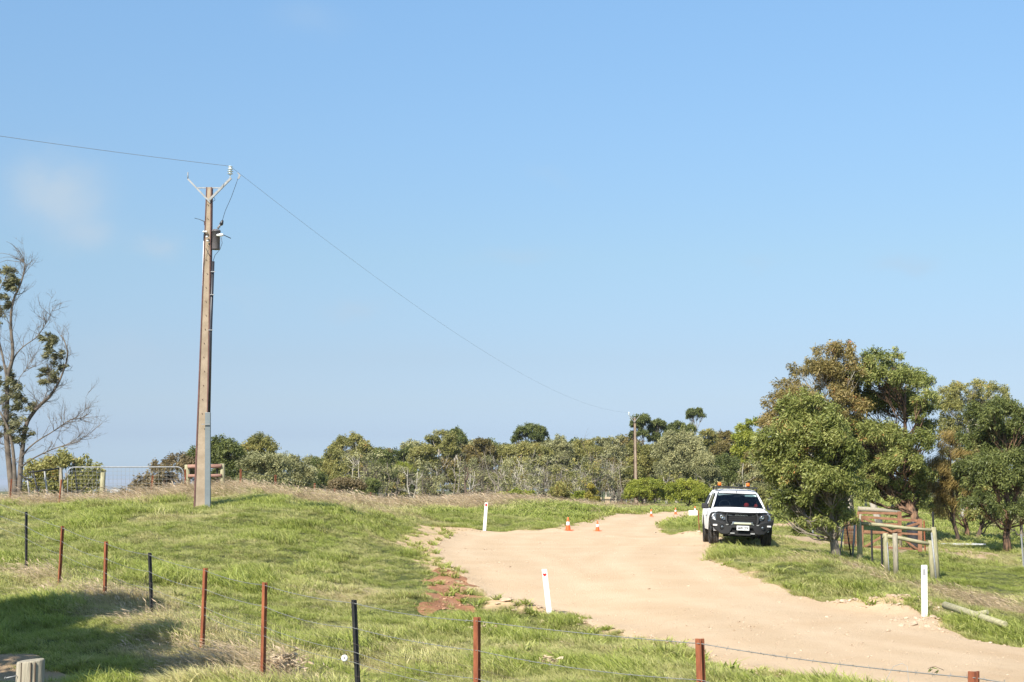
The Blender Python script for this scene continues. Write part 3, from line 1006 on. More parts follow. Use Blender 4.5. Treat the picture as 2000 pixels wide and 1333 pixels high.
px_tree('gum_tree', 1712, 66.0, [(1690, 930, 26, 24), (1715, 900, 30, 30), (1740, 880, 30, 30), (1700, 870, 30, 30)],
        L_OLIVE, M['bark_pale'], 'gum with twin pale grey trunks seen just left of the dark red-brown trunk', seed=14, r0=.2,
        leaves=9000, leafL=.16, leafW=.05, sub=12, trunk_px=(1716, 850))
px_tree('gum_tree', 1883, 95.0,
        [(1860, 765, 26, 18), (1900, 755, 34, 14), (1942, 765, 28, 18), (1972, 790, 18, 22), (1855, 800, 26, 26), (1895, 795, 30, 20), (1940, 805, 30, 26), (1850, 850, 24, 30), (1918, 850, 28, 26), (1975, 840, 18, 24), (1880, 890, 30, 24), (1870, 780, 24, 16), (1915, 778, 26, 16), (1835, 790, 16, 22), (1925, 825, 30, 20), (1870, 825, 26, 22), (1985, 815, 16, 24)],
        L_OLIVE, M['bark_pale'], 'tall open-crowned pale gum with a domed top, farthest back at the right edge', seed=15, r0=.2,
        leaves=30000, leafL=.17, leafW=.052, sub=34, subr=.32, trunk_px=(1890, 775), hollow=.4)
px_tree('gum_tree', 1967, 56.0,
        [(1918, 812, 30, 26), (1962, 800, 30, 26), (1998, 815, 22, 30), (1900, 865, 26, 32), (1950, 862, 40, 38), (1996, 880, 26, 40), (1890, 930, 26, 34), (1935, 935, 40, 38), (1985, 945, 34, 38), (1915, 985, 30, 28), (1965, 1000, 26, 22), (2020, 900, 30, 50), (2015, 1000, 26, 26), (2030, 830, 26, 30), (1940, 830, 30, 24), (1980, 845, 26, 24), (1925, 900, 30, 26), (1965, 905, 28, 26)],
        L_DARK, M['bark_red'], 'dark green gum with a peeling orange-brown trunk at the right edge', seed=16, r0=.155,
        leaves=80000, leafL=.125, leafW=.038, sub=44, subr=.34, trunk_px=(1962, 840), wind=.5)
px_tree('sheoak_tree', 1868, 60.0, [(1856, 870, 22, 30), (1838, 915, 24, 34), (1868, 950, 24, 34), (1845, 990, 24, 28), (1830, 960, 20, 30), (1880, 905, 20, 28)],
        L_SHE, M['bark_dark'], 'feathery yellow-brown sheoak beside the dark green gum with the orange-brown trunk', seed=17, r0=.10, leaves=16000, leafL=.22, leafW=.016, sub=14, subr=.42, droop=1.1, wind=.8)
px_tree('gum_tree', 1887, 68.0, [(1875, 1000, 26, 20), (1900, 970, 30, 26), (1880, 930, 26, 30), (1850, 1005, 22, 16), (1910, 930, 26, 26), (1920, 890, 26, 26)],
        L_OLIVE, M['bark_red'], 'small gum with a short reddish trunk in the right-hand paddock', seed=18, r0=.13, leaves=8000, leafL=.16, leafW=.055, sub=10)
px_tree('gum_tree', 1905, 67.0, [(1915, 1012, 22, 16), (1935, 995, 26, 22), (1900, 960, 26, 26), (1950, 960, 28, 26), (1945, 1015, 20, 14), (1985, 985, 24, 24)],
        L_GUM, M['bark_dark'], 'small gum with a blackish forked trunk in the right-hand paddock', seed=19, r0=.13, leaves=8000, leafL=.16, leafW=.055, sub=10)
px_tree('gum_tree', 1995, 74.0, [(1985, 1010, 26, 22), (2010, 980, 30, 30), (1960, 1020, 22, 16)],
        L_GREY, M['bark_grey'], 'grey-leaved small gum low at the right edge behind the metal post', seed=20, r0=.12, leaves=7000, leafL=.16, leafW=.05, sub=10)

# unseen neighbours to the left: their shade falls across the near left corner
for (x, y, rr, hh, sd) in ((-9.3, 15.6, 1.9, 4.3, 31), (-6.9, 12.7, .8, 4.0, 32), (-8.4, 18.3, 1.0, 4.0, 33)):
    g_ = np.random.default_rng(sd)
    lb = [(Vector((x + g_.uniform(-1, 1) * rr, y + g_.uniform(-1, 1) * rr * .8, hh + g_.uniform(-.8, .9))), (rr * .7, rr * .7, rr * .5)) for _ in range(6)]
    blob_tree('gum_tree', (x, y, hz(x, y)), lb, L_GUM, M['bark_grey'], 'gum tree standing just outside the picture on the left, shading the near corner',
              'tree', 'gums outside the left edge', seed=sd, leaves=30000, leafL=.2, leafW=.08, sub=14)

# --- half-bare tree at the left edge
YT = 50.0
LT = on_ground(32, YT)
lt = empty('gum_tree', LT, 0, 'half-bare gum with twiggy dead limbs and a few leafy tufts at the left edge', 'tree')
g_ = np.random.default_rng(5)
mb = MB()
def P_(px, py, dy=0.0): return W(px, py, YT + dy) - LT
limbs_ = [
    ([(26, 985), (19, 920), (12, 842), (14, 780), (14, 739), (25, 693), (21, 636), (25, 590), (41, 553), (49, 520), (46, 511)], .17, .018, 0),
    ([(36, 985), (39, 930), (42, 895), (50, 834), (64, 808), (78, 792), (92, 780), (103, 767), (113, 750), (120, 735), (132, 697), (128, 672), (120, 655)], .15, .018, .3),
    ([(30, 985), (29, 940), (27, 900), (22, 860), (8, 820), (-10, 790), (-30, 760)], .14, .02, -.4),
    ([(42, 895), (52, 880), (66, 867), (82, 856), (99, 846), (118, 833), (136, 821), (155, 818), (173, 809)], .05, .008, -.5),
    ([(38, 915), (58, 900), (82, 887), (108, 876), (136, 867), (152, 862), (165, 852)], .045, .008, -.9),
    ([(22, 720), (29, 697), (45, 678), (70, 660), (85, 640), (95, 623), (103, 603)], .04, .006, .6),
    ([(14, 745), (6, 700), (-5, 650), (-8, 600), (2, 560), (12, 545)], .07, .01, .4),
    ([(30, 760), (40, 735), (58, 715), (66, 700)], .02, .006, .2),
    ([(46, 880), (30, 860), (16, 870), (2, 866), (-15, 850)], .03, .008, .3),
    ([(80, 792), (92, 765), (96, 740), (100, 728)], .02, .006, .2)]
for pts, r0_, r1_, dy in limbs_:
    o_ = limb(mb, [P_(a, b, dy * i / len(pts)) for i, (a, b) in enumerate(pts)], r0_ * .72, r1_ * .8, 8)
    m_ = len(o_)
    for k in range(int(m_ * 1.3)):
        i = int(m_ * (.3 + .68 * g_.random()))
        i = min(i, m_ - 2)
        d = (o_[i + 1] - o_[i]).normalized()
        nd = (d + Vector(g_.normal(size=3)) * .75 + Vector((0, 0, .25))).normalized()
        recurse_twigs(mb, o_[i], nd, .32 + .55 * g_.random(), .010, 2, g_, 4, windy=.1)
# wind-swept top shoots
for (tx, ty) in ((-10, 495), (12, 472), (32, 485), (0, 505), (40, 488), (-20, 520)):
    a = P_(47, 513); b = P_(tx, ty)
    mb.tube(curve_pts(a, b, 4, (0, 0, .12), g_, .04), [.012, .010, .008, .006, .004], 4, caps=False)
mb.build('trunk', M['bark_twig'], lt)
cl = [(17, 540, 18, 14), (8, 560, 16, 16), (28, 552, 10, 12), (103, 660, 17, 9), (112, 690, 18, 14), (108, 722, 22, 10), (96, 738, 18, 7), (38, 775, 26, 18), (20, 760, 22, 14),
      (30, 810, 26, 14), (22, 838, 26, 14), (8, 735, 16, 18), (-8, 620, 16, 20), (5, 590, 14, 10), (52, 790, 18, 12), (44, 850, 20, 10)]
cs = []; sp = []
for (a, b, rx, ry) in cl:
    for k in range(10):
        d = rand_unit(1, g_)[0]
        c = P_(a + d[0] * rx * 1.15, b + d[2] * ry * 1.25, g_.uniform(-.6, .9))
        cs.append(c); sp.append((rx * YT / FPX * .42, .16, ry * YT / FPX * .36))
leaf_cloud('crown', np.array([tuple(c) for c in cs]), np.array(sp), np.full(len(cs), 70), .15, .032, L_LEFT, lt, g_, droop=.2, wind=1.1)

# --- trees beyond the gate on the left, on lower ground
px_tree('gum_tree', 120, 72.0, [(85, 930, 30, 26), (115, 905, 26, 20), (140, 915, 22, 24), (172, 905, 20, 16), (190, 925, 16, 18), (165, 950, 30, 26), (120, 960, 34, 26), (190, 965, 18, 18), (60, 960, 26, 22)],
        L_OLIVE, M['bark_grey'], 'bushy olive gum beyond the left half of the mesh farm gate', seed=41, r0=.14, leaves=17000, leafL=.17, leafW=.06, sub=14, twigs=False)
px_tree('bush', 330, 68.0, [(345, 905, 24, 16), (318, 918, 24, 18), (372, 905, 18, 16), (290, 945, 24, 18), (262, 962, 22, 16), (330, 955, 34, 22), (365, 925, 22, 20), (290, 975, 40, 16), (240, 985, 22, 12)],
        L_BROWN, M['bark_dark'], 'brownish-green bush mounded behind the right half of the mesh farm gate', cat='bush', seed=42, r0=.1, leaves=15000, leafL=.14, leafW=.05, sub=14, twigs=False)

# --- the tree line behind the far fence: every tree its own object
A_ = dict(twigs=True)
LINE = [
    # base px, Y, lobes, leaf, bark, label, leaves, r0
    (395, 95, [(382, 893, 18, 14), (392, 905, 16, 20), (375, 915, 20, 20)], L_DARK, 'bark_dark', 'dark gum just left of and behind the near power pole', 5000, .12),
    (438, 98, [(430, 872, 20, 18), (455, 880, 20, 20), (425, 905, 26, 26), (462, 910, 18, 26), (440, 940, 34, 22)], L_DARK, 'bark_dark', 'round dark green gum just right of the near power pole', 16000, .18),
    (512, 102, [(510, 865, 22, 14), (492, 880, 18, 16), (528, 880, 16, 16), (485, 905, 20, 18), (535, 900, 12, 12), (505, 925, 30, 22)], L_OLIVE, 'bark_grey', 'open-topped olive gum second to the right of the near power pole', 9000, .15),
    (520, 88, [(500, 910, 24, 18), (520, 900, 20, 14), (540, 915, 22, 20), (555, 905, 14, 14), (525, 945, 34, 24), (485, 945, 20, 22)], L_GREY, 'bark_grey', 'grey-leaved bush-like gum in front of the open-topped olive gum', 12000, .12),
    (580, 108, [(563, 905, 20, 16), (585, 915, 20, 18), (600, 930, 18, 20), (575, 945, 30, 24)], L_GREY, 'bark_grey', 'low grey gum stepping down to the gap in the tree line', 8000, .12),
    (619, 112, [(619, 905, 9, 12), (619, 922, 9, 10), (612, 945, 20, 20)], L_DARK, 'bark_dark', 'small pointed dark tree left of the gap in the tree line', 4000, .08),
    (655, 118, [(647, 890, 14, 13), (652, 915, 22, 16), (638, 930, 16, 18), (660, 945, 26, 18)], L_OLIVE, 'bark_grey', 'yellow-green tree with a dark rounded head left of the tall pale-trunked gum', 9000, .12),
    (688, 150, [(672, 865, 15, 12), (695, 862, 11, 14), (712, 872, 11, 12), (656, 880, 12, 12), (715, 890, 14, 12), (700, 885, 12, 12)], L_OLIVE, 'bark_pale', 'tall gum with several long bare pale stems under small dark heads', 5500, .16),
    (675, 105, [(670, 945, 20, 9), (695, 950, 16, 9), (655, 955, 14, 9)], L_BROWN, 'bark_dark', 'low rusty-brown bush in front of the tall pale-trunked gum', 3500, .08),
    (720, 112, [(715, 965, 18, 14), (728, 950, 12, 14)], L_DARK, 'bark_dark', 'small round green bush behind the far fence', 3500, .08),
    (745, 150, [(745, 890, 16, 10), (730, 895, 12, 12), (758, 900, 9, 12), (742, 915, 18, 14), (760, 930, 14, 14)], L_DARK, 'bark_grey', 'dark-headed gum between the pale-trunked gum and the dip in the tree line', 6000, .15),
    (790, 170, [(785, 915, 16, 9), (770, 925, 14, 12), (800, 920, 12, 12)], L_WATTLE, 'bark_grey', 'yellowish low tree in the dip of the tree line', 4000, .1),
    (868, 160, [(862, 850, 14, 9), (845, 860, 14, 10), (828, 880, 14, 12), (812, 895, 13, 14), (880, 862, 12, 14), (858, 880, 18, 14), (838, 905, 20, 14), (885, 885, 14, 16)], L_OLIVE, 'bark_pale', 'broad sloping-crowned gum left of centre', 12000, .22),
    (893, 166, [(893, 848, 9, 9), (900, 862, 10, 10), (886, 870, 9, 10)], L_DARK, 'bark_pale', 'slender dark-topped gum poking above the broad gum left of centre', 3500, .14),
    (945, 160, [(938, 866, 15, 8), (925, 880, 14, 12), (952, 878, 13, 12), (962, 892, 10, 12), (935, 900, 24, 16)], L_GUM_RED, 'bark_grey', 'brownish-green gum with a rounded top at the centre of the tree line', 9000, .18),
    (1038, 172, [(1022, 845, 12, 10), (1038, 838, 12, 8), (1055, 842, 10, 9), (1064, 852, 7, 9), (1012, 858, 7, 8), (1045, 855, 14, 8), (1005, 862, 5, 8)], L_DARK, 'bark_dark', 'dark umbrella-topped gum standing above the others right of centre', 6500, .17),
    (1038, 160, [(1010, 885, 20, 14), (1040, 882, 22, 14), (1060, 885, 16, 14), (1030, 905, 30, 16)], L_OLIVE, 'bark_pale', 'wide olive gum under the dark umbrella-topped gum', 11000, .18),
    (1095, 163, [(1093, 862, 11, 10), (1082, 875, 12, 12), (1105, 875, 12, 12), (1095, 900, 22, 18)], L_GREY, 'bark_pale', 'blue-grey gum with a small pointed top right of centre', 8000, .15),
    (1135, 166, [(1130, 870, 10, 10), (1148, 868, 11, 9), (1128, 890, 20, 14), (1160, 885, 14, 14)], L_OLIVE, 'bark_grey', 'olive gum in the middle of the run left of the far power pole', 8000, .14),
    (1185, 168, [(1168, 862, 11, 8), (1182, 866, 12, 9), (1198, 862, 9, 8), (1212, 858, 8, 8), (1190, 885, 26, 14)], L_GREY, 'bark_pale', 'grey gum with a frayed top beside the far power pole', 9000, .15),
    (1262, 165, [(1252, 820, 14, 8), (1242, 832, 10, 9), (1262, 826, 9, 9), (1236, 850, 7, 9), (1256, 848, 10, 8)], L_DARK, 'bark_grey', 'windswept dark gum top right behind the far power pole', 4500, .16),
    (1280, 166, [(1285, 828, 12, 7), (1276, 842, 8, 12), (1292, 836, 8, 8), (1280, 858, 10, 10)], L_DARK, 'bark_grey', 'narrow dark gum second right of the far power pole', 4000, .15),
    (1262, 150, [(1245, 880, 20, 14), (1275, 885, 22, 14), (1255, 905, 24, 18), (1240, 925, 20, 18), (1280, 915, 22, 18)], L_OLIVE, 'bark_grey', 'full olive gum immediately right of the far power pole', 11000, .15),
    (1322, 172, [(1325, 832, 11, 8), (1312, 842, 12, 10), (1345, 838, 12, 9), (1303, 852, 8, 8), (1335, 852, 18, 9)], L_DARK, 'bark_grey', 'dark stepped gum top left of the spindly tallest gum', 6000, .16),
    (1365, 178, [(1352, 808, 9, 7), (1366, 804, 6, 6), (1372, 812, 6, 4), (1348, 815, 6, 5)], L_DARK, 'bark_grey', 'spindly tallest gum with two thin bare stems and a small flat head', 2600, .13),
    (1325, 145, [(1320, 860, 24, 14), (1345, 858, 22, 14), (1305, 880, 26, 18), (1345, 885, 28, 20), (1325, 915, 36, 22), (1365, 890, 16, 20)], L_GREY, 'bark_pale', 'largest rounded grey-green gum at the end of the road', 19000, .2),
    (1395, 165, [(1385, 850, 14, 10), (1398, 862, 12, 12), (1375, 868, 12, 12), (1405, 880, 14, 16), (1388, 900, 18, 18)], L_OLIVE, 'bark_pale', 'dark olive gum behind the left of the white ute', 8000, .15),
    (1425, 160, [(1418, 852, 12, 9), (1432, 862, 12, 10), (1412, 880, 16, 14), (1435, 895, 14, 16)], L_GUM_RED, 'bark_pale', 'brown-tinged gum behind the roof of the white ute', 7000, .15),
    (1425, 120, [(1412, 905, 16, 16), (1428, 915, 14, 18), (1418, 935, 20, 18)], L_DARK, 'bark_dark', 'dense dark green bush above the roof of the white ute', 8000, .12),
    (1458, 140, [(1455, 840, 14, 9), (1470, 830, 12, 10), (1445, 858, 16, 12), (1470, 860, 16, 16), (1455, 885, 20, 18), (1475, 900, 16, 20)], L_WATTLE, 'bark_pale', 'yellow-green gum between the ute and the right-hand stand', 12000, .18),
    (1392, 118, [(1385, 925, 16, 16), (1375, 905, 16, 16), (1395, 945, 14, 14)], L_GREY, 'bark_pale', 'pale grey small gum left of the dense dark bush over the ute', 6000, .1),
    (1255, 122, [(1240, 950, 14, 9), (1262, 945, 18, 8), (1285, 950, 14, 10), (1250, 965, 24, 12), (1280, 968, 20, 12), (1232, 962, 10, 10)], L_WATTLE, 'bark_dark', 'bright yellow-green wattle bush right of the far power pole', 13000, .1),
    (1345, 118, [(1320, 955, 14, 10), (1340, 948, 16, 9), (1362, 952, 14, 10), (1330, 970, 20, 12), (1365, 970, 18, 14), (1378, 960, 10, 12)], L_WATTLE, 'bark_dark', 'bright yellow-green wattle bush left of the white ute', 13000, .1),
    (1157, 125, [(1155, 952, 5, 6), (1160, 962, 7, 6), (1152, 970, 6, 8), (1163, 976, 7, 6)], L_YELLOW, 'bark_dark', 'small golden-flowered shrub left of the sandstone blocks', 4500, .05),
    (1130, 135, [(1125, 975, 9, 7), (1136, 970, 9, 8)], L_WATTLE, 'bark_dark', 'low yellow-green bush right of the dark broom-like shrub', 3500, .05),
    (1000, 140, [(985, 972, 14, 8), (1008, 966, 12, 8), (1030, 970, 12, 8)], L_WATTLE, 'bark_dark', 'low yellow-green bush behind the far fence near the centre', 4500, .06),
    (1095, 92, [(1085, 968, 9, 12), (1098, 960, 7, 12), (1090, 980, 10, 8), (1104, 972, 7, 12)], L_OLIVE, 'bark_dark', 'dark broom-like shrub with upright stems on the grass bank', 7000, .05),
    (1500, 105, [(1495, 990, 20, 12), (1530, 985, 20, 14), (1480, 970, 18, 14)], L_OLIVE, 'bark_dark', 'low scrub bush just behind the right side of the ute', 6000, .08),
    (1580, 80, [(1555, 1000, 26, 14), (1600, 1000, 26, 16), (1580, 975, 26, 16), (1640, 990, 22, 20)], L_DARK, 'bark_dark', 'dark shaded bush behind the young gum that leans over the ute', 11000, .1),
]
LOBE = 1.25
for k, (bp, Y, lobes, lm, bk, lab, nl, r0_) in enumerate(LINE):
    far = Y > 130
    nm = 'bush' if ('bush' in lab and 'bush-like' not in lab) else ('shrub' if 'shrub' in lab else 'gum_tree')
    px_tree(nm, bp, float(Y), lobes, lm, M[bk], lab, cat=('tree' if nm == 'gum_tree' else nm), seed=100 + k, r0=r0_,
            leaves=int(nl * 2.1), leafL=.24 if far else .17, leafW=.075 if far else .055, sub=30, subr=.36, limbs_out=.42, hollow=.45, twigs=not far or nl < 7000,
            droop=(-.6 if nm == 'shrub' and 'broom' in lab else .5))

# close-packed smaller gums that fill the wood behind: prototypes copied
g_ = np.random.default_rng(77)
protos = []
for k, (lm, bk, kind) in enumerate([(L_GREY, 'bark_pale', 'grey'), (L_OLIVE, 'bark_grey', 'olive'), (L_DARK, 'bark_dark', 'dark'), (L_GREY, 'bark_grey', 'grey'), (L_GUM_RED, 'bark_pale', 'brown')]):
    gg = np.random.default_rng(200 + k)
    lb = []
    for j in range(9):
        a = gg.uniform(0, 6.28); q = gg.uniform(0, 1.5)
        lb.append((Vector((math.cos(a) * q, math.sin(a) * q, gg.uniform(1.6, 5.6))), (gg.uniform(.7, 1.1), gg.uniform(.7, 1.1), gg.uniform(.5, .9))))
    o = blob_tree('gum_tree', (0, 0, 0), lb, lm, M[bk], 'x', 'tree', 'packed gums filling the far wood', seed=300 + k, leaves=12000, leafL=.25, leafW=.08, r0=.11, sub=24, subr=.42, hollow=.3, twigs=False)
    protos.append((o, list(o.children), kind, [False]))
fill = []
for i in range(44):
    fill.append((625 + i * 19.5 + g_.uniform(-10, 10), g_.uniform(178, 196), 1.05 + .35 * g_.random()))
for i in range(30):
    fill.append((770 + i * 23.5 + g_.uniform(-10, 10), g_.uniform(152, 162), .5 + .3 * g_.random()))
for i in range(8):
    fill.append((400 + i * 28 + g_.uniform(-8, 8), g_.uniform(112, 125), .42 + .15 * g_.random()))
for i in range(16):
    fill.append((1480 + i * 36 + g_.uniform(-10, 10), g_.uniform(112, 140), .62 + .3 * g_.random()))
for (px, Y, s) in fill:
    o, ch, kind, used = protos[int(g_.integers(len(protos)))]
    p = on_ground(px, Y)
    if not used[0]:
        r = o; used[0] = True
    else:
        r = o.copy(); COL.objects.link(r)
        for c in ch:
            d = c.copy(); COL.objects.link(d); d.parent = r
    r.location = p; r.rotation_euler = (0, 0, g_.uniform(0, 6.28)); r.scale = (s * 1.15, s * 1.15, s)
    where = ('beyond the near power pole' if px < 640 else 'deep in the far wood' if px < 1470 else 'far behind the right-hand stand')
    hgtw = 'small' if s < .7 else 'full-size'
    r['label'] = f'{hgtw} {kind}-leaved gum packed among others {where}'
for o, ch, kind, used in protos:
    if not used[0]:
        for c in ch: bpy.data.objects.remove(c)
        bpy.data.objects.remove(o)

# dead and dying grey-stemmed trees standing in front of the wood
g_ = np.random.default_rng(88)
dead_px = [(797, 158, 905, 'bark_twig'), (815, 154, 925, 'bark_grey'), (832, 150, 935, 'bark_twig'), (850, 156, 900, 'bark_pale'), (905, 140, 895, 'bark_dark'), (930, 150, 900, 'bark_pale'),
           (952, 148, 910, 'bark_twig'), (972, 152, 905, 'bark_pale'), (992, 146, 900, 'bark_pale'), (1003, 150, 888, 'bark_pale'), (1030, 152, 890, 'bark_pale'), (1052, 148, 905, 'bark_pale'),
           (1075, 150, 905, 'bark_grey'), (1112, 146, 915, 'bark_pale'), (1128, 150, 915, 'bark_pale'), (1145, 148, 905, 'bark_grey'), (1170, 150, 895, 'bark_pale'), (1195, 148, 890, 'bark_pale'),
           (1215, 152, 900, 'bark_grey'), (1300, 140, 925, 'bark_pale'), (1405, 130, 905, 'bark_pale'), (730, 148, 930, 'bark_pale'), (765, 150, 925, 'bark_grey'), (1448, 128, 900, 'bark_pale')]
for q_ in range(16):
    dead_px.append((650 + q_ * 37 + float(g_.uniform(-12, 12)), 146 + float(g_.uniform(-3, 3)), 885 + float(g_.uniform(-8, 30)), ['bark_grey', 'bark_pale', 'bark_twig'][q_ % 3]))
stem_names = {'bark_twig': 'brown twiggy', 'bark_grey': 'grey-stemmed', 'bark_pale': 'pale-stemmed', 'bark_dark': 'thick dark-trunked'}
for k, (px, Y, topy, bk) in enumerate(dead_px):
    b = on_ground(px, Y)
    H = W(px, topy, Y).z - b.z
    lean_ = g_.uniform(-.3, .3) * H * .5
    rt = empty('dead_tree', b, 0, f'leafless {stem_names[bk]} tree at the front of the far wood', 'dead tree', 'leafless trees along the front of the far wood')
    mb = MB()
    thick = .22 if bk == 'bark_dark' else .085
    nst = 1 if bk == 'bark_dark' else int(g_.integers(2, 4))
    for s_ in range(nst):
        tx = lean_ + g_.uniform(-.35, .35) * H * .6
        pts = curve_pts((g_.uniform(-.1, .1), g_.uniform(-.1, .1), -.1), (tx, g_.uniform(-.5, .5), H * g_.uniform(.75, 1)), 5, (g_.uniform(-.2, .2), 0, 0), g_, .05)
        mb.tube(pts, [thick * (1 - .75 * i / 5) for i in range(6)], 6)
        for q in range(6):
            i = int(g_.integers(1, 5))
            nd = Vector((g_.normal() * .8, g_.normal() * .6, .6)).normalized()
            recurse_twigs(mb, pts[i], nd, H * g_.uniform(.25, .45), thick * .32, 1 if bk != 'bark_twig' else 2, g_, 3, windy=.05)
    mb.build('trunk', M[bk], rt)
    if g_.random() < .75:
        cs = [Vector((lean_ + g_.uniform(-1, 1) * H * .3, g_.uniform(-.6, .6), H * g_.uniform(.35, 1.0))) for _ in range(16)]
        leaf_cloud('crown', np.array([tuple(c) for c in cs]), np.full((16, 3), .5), np.full(16, 55), .25, .08, [L_GREY, L_OLIVE, L_GREY][k % 3], rt, g_)
# ---------------------------------------------------------------- grass
def grass_mat(name, root, mid, tip, root_d, mid_d, tip_d, trans=.35):
    """blade colour runs root to tip (attribute hgt); tint (0 green .. 1 straw) comes with each tuft"""
    m, n, l, b = new_mat(name)
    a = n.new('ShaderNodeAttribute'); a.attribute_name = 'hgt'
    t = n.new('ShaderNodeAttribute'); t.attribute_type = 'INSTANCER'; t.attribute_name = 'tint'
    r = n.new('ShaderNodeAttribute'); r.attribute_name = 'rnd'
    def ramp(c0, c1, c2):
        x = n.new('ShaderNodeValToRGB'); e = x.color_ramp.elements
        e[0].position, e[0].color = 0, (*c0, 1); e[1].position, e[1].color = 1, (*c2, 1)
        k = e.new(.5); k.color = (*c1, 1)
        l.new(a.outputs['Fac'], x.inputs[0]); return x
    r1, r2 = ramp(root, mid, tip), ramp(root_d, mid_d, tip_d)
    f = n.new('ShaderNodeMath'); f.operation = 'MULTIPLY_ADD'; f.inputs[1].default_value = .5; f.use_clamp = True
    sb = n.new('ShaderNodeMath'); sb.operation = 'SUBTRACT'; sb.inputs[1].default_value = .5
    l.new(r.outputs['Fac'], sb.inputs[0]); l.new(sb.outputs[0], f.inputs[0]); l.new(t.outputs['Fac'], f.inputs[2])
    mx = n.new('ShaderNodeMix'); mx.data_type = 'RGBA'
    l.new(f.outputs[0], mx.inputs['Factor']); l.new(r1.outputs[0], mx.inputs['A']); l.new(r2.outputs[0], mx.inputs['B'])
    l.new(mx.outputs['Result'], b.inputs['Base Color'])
    b.inputs['Roughness'].default_value = .5; b.inputs['Specular IOR Level'].default_value = .3
    tr = n.new('ShaderNodeBsdfTranslucent'); l.new(mx.outputs['Result'], tr.inputs['Color'])
    ms = n.new('ShaderNodeMixShader'); ms.inputs[0].default_value = trans
    l.new(b.outputs[0], ms.inputs[1]); l.new(tr.outputs[0], ms.inputs[2]); l.new(ms.outputs[0], n['Material Output'].inputs['Surface'])
    return m


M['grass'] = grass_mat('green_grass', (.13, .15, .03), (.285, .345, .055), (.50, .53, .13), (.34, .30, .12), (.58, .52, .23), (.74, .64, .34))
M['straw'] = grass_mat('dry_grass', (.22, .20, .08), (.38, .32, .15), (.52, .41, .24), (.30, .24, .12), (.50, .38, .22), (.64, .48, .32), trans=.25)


def tuft(name, material, nb, R, H, Wb, lean, seed, heads=0.0, spread=.5):
    g = np.random.default_rng(seed)
    a = g.random(nb) * 6.283; q = R * np.sqrt(g.random(nb))
    bx, by = q * np.cos(a), q * np.sin(a)
    h = H * (.35 + .65 * g.random(nb)) * (1 - .35 * q / R)
    w = Wb * (.6 + .8 * g.random(nb))
    dx = lean * (.5 + g.random(nb)) + g.normal(size=nb) * spread
    dy = g.normal(size=nb) * spread
    fa = g.random(nb) * 3.1416
    V = []; Fq = []; hg = []; rn = []
    sx, sy = np.cos(fa), np.sin(fa)
    lev = [(0, 0, 1.0), (.5, .28, .8), (1.0, 1.0, .12)]
    for (t, c, ws) in lev:
        px_ = bx + dx * h * c; py_ = by + dy * h * c; pz = h * t * (1 - .22 * c)
        for sgn in (-1, 1):
            V.append(np.stack([px_ + sgn * sx * w * ws / 2, py_ + sgn * sy * w * ws / 2, pz], -1)); hg.append(np.full(nb, t))
    V = np.stack(V, 1).reshape(-1, 3); hg = np.stack(hg, 1).reshape(-1); r = g.random(nb); rn = np.repeat(r, 6)
    k = np.arange(nb) * 6
    F = np.concatenate([np.stack([k, k + 1, k + 3, k + 2], -1), np.stack([k + 2, k + 3, k + 5, k + 4], -1)])
    if heads > 0:
        m = int(nb * heads); idx = np.arange(m)
        tip = np.stack([bx + dx * h, by + dy * h, h * .78], -1)[idx]
        dr = np.stack([dx * 1.3 - .3, dy * 1.3, np.full(nb, .35)], -1)[idx]; dr /= np.linalg.norm(dr, axis=1)[:, None]
        L = H * .22; sd = np.stack([sx, sy, np.zeros(nb)], -1)[idx] * (Wb * 1.5)
        q4 = np.stack([tip - dr * L * .2, tip + dr * L * .4 + sd, tip + dr * L, tip + dr * L * .4 - sd], 1).reshape(-1, 3)
        n0 = len(V)
        V = np.concatenate([V, q4]); F = np.concatenate([F, n0 + np.arange(4 * m).reshape(-1, 4)])
        hg = np.concatenate([hg, np.full(4 * m, 1.0)]); rn = np.concatenate([rn, np.repeat(r[idx], 4)])
    o = mesh_np(name, V, F, material, None, attrs={'hgt': hg, 'rnd': rn})
    COL.objects.unlink(o)
    return o


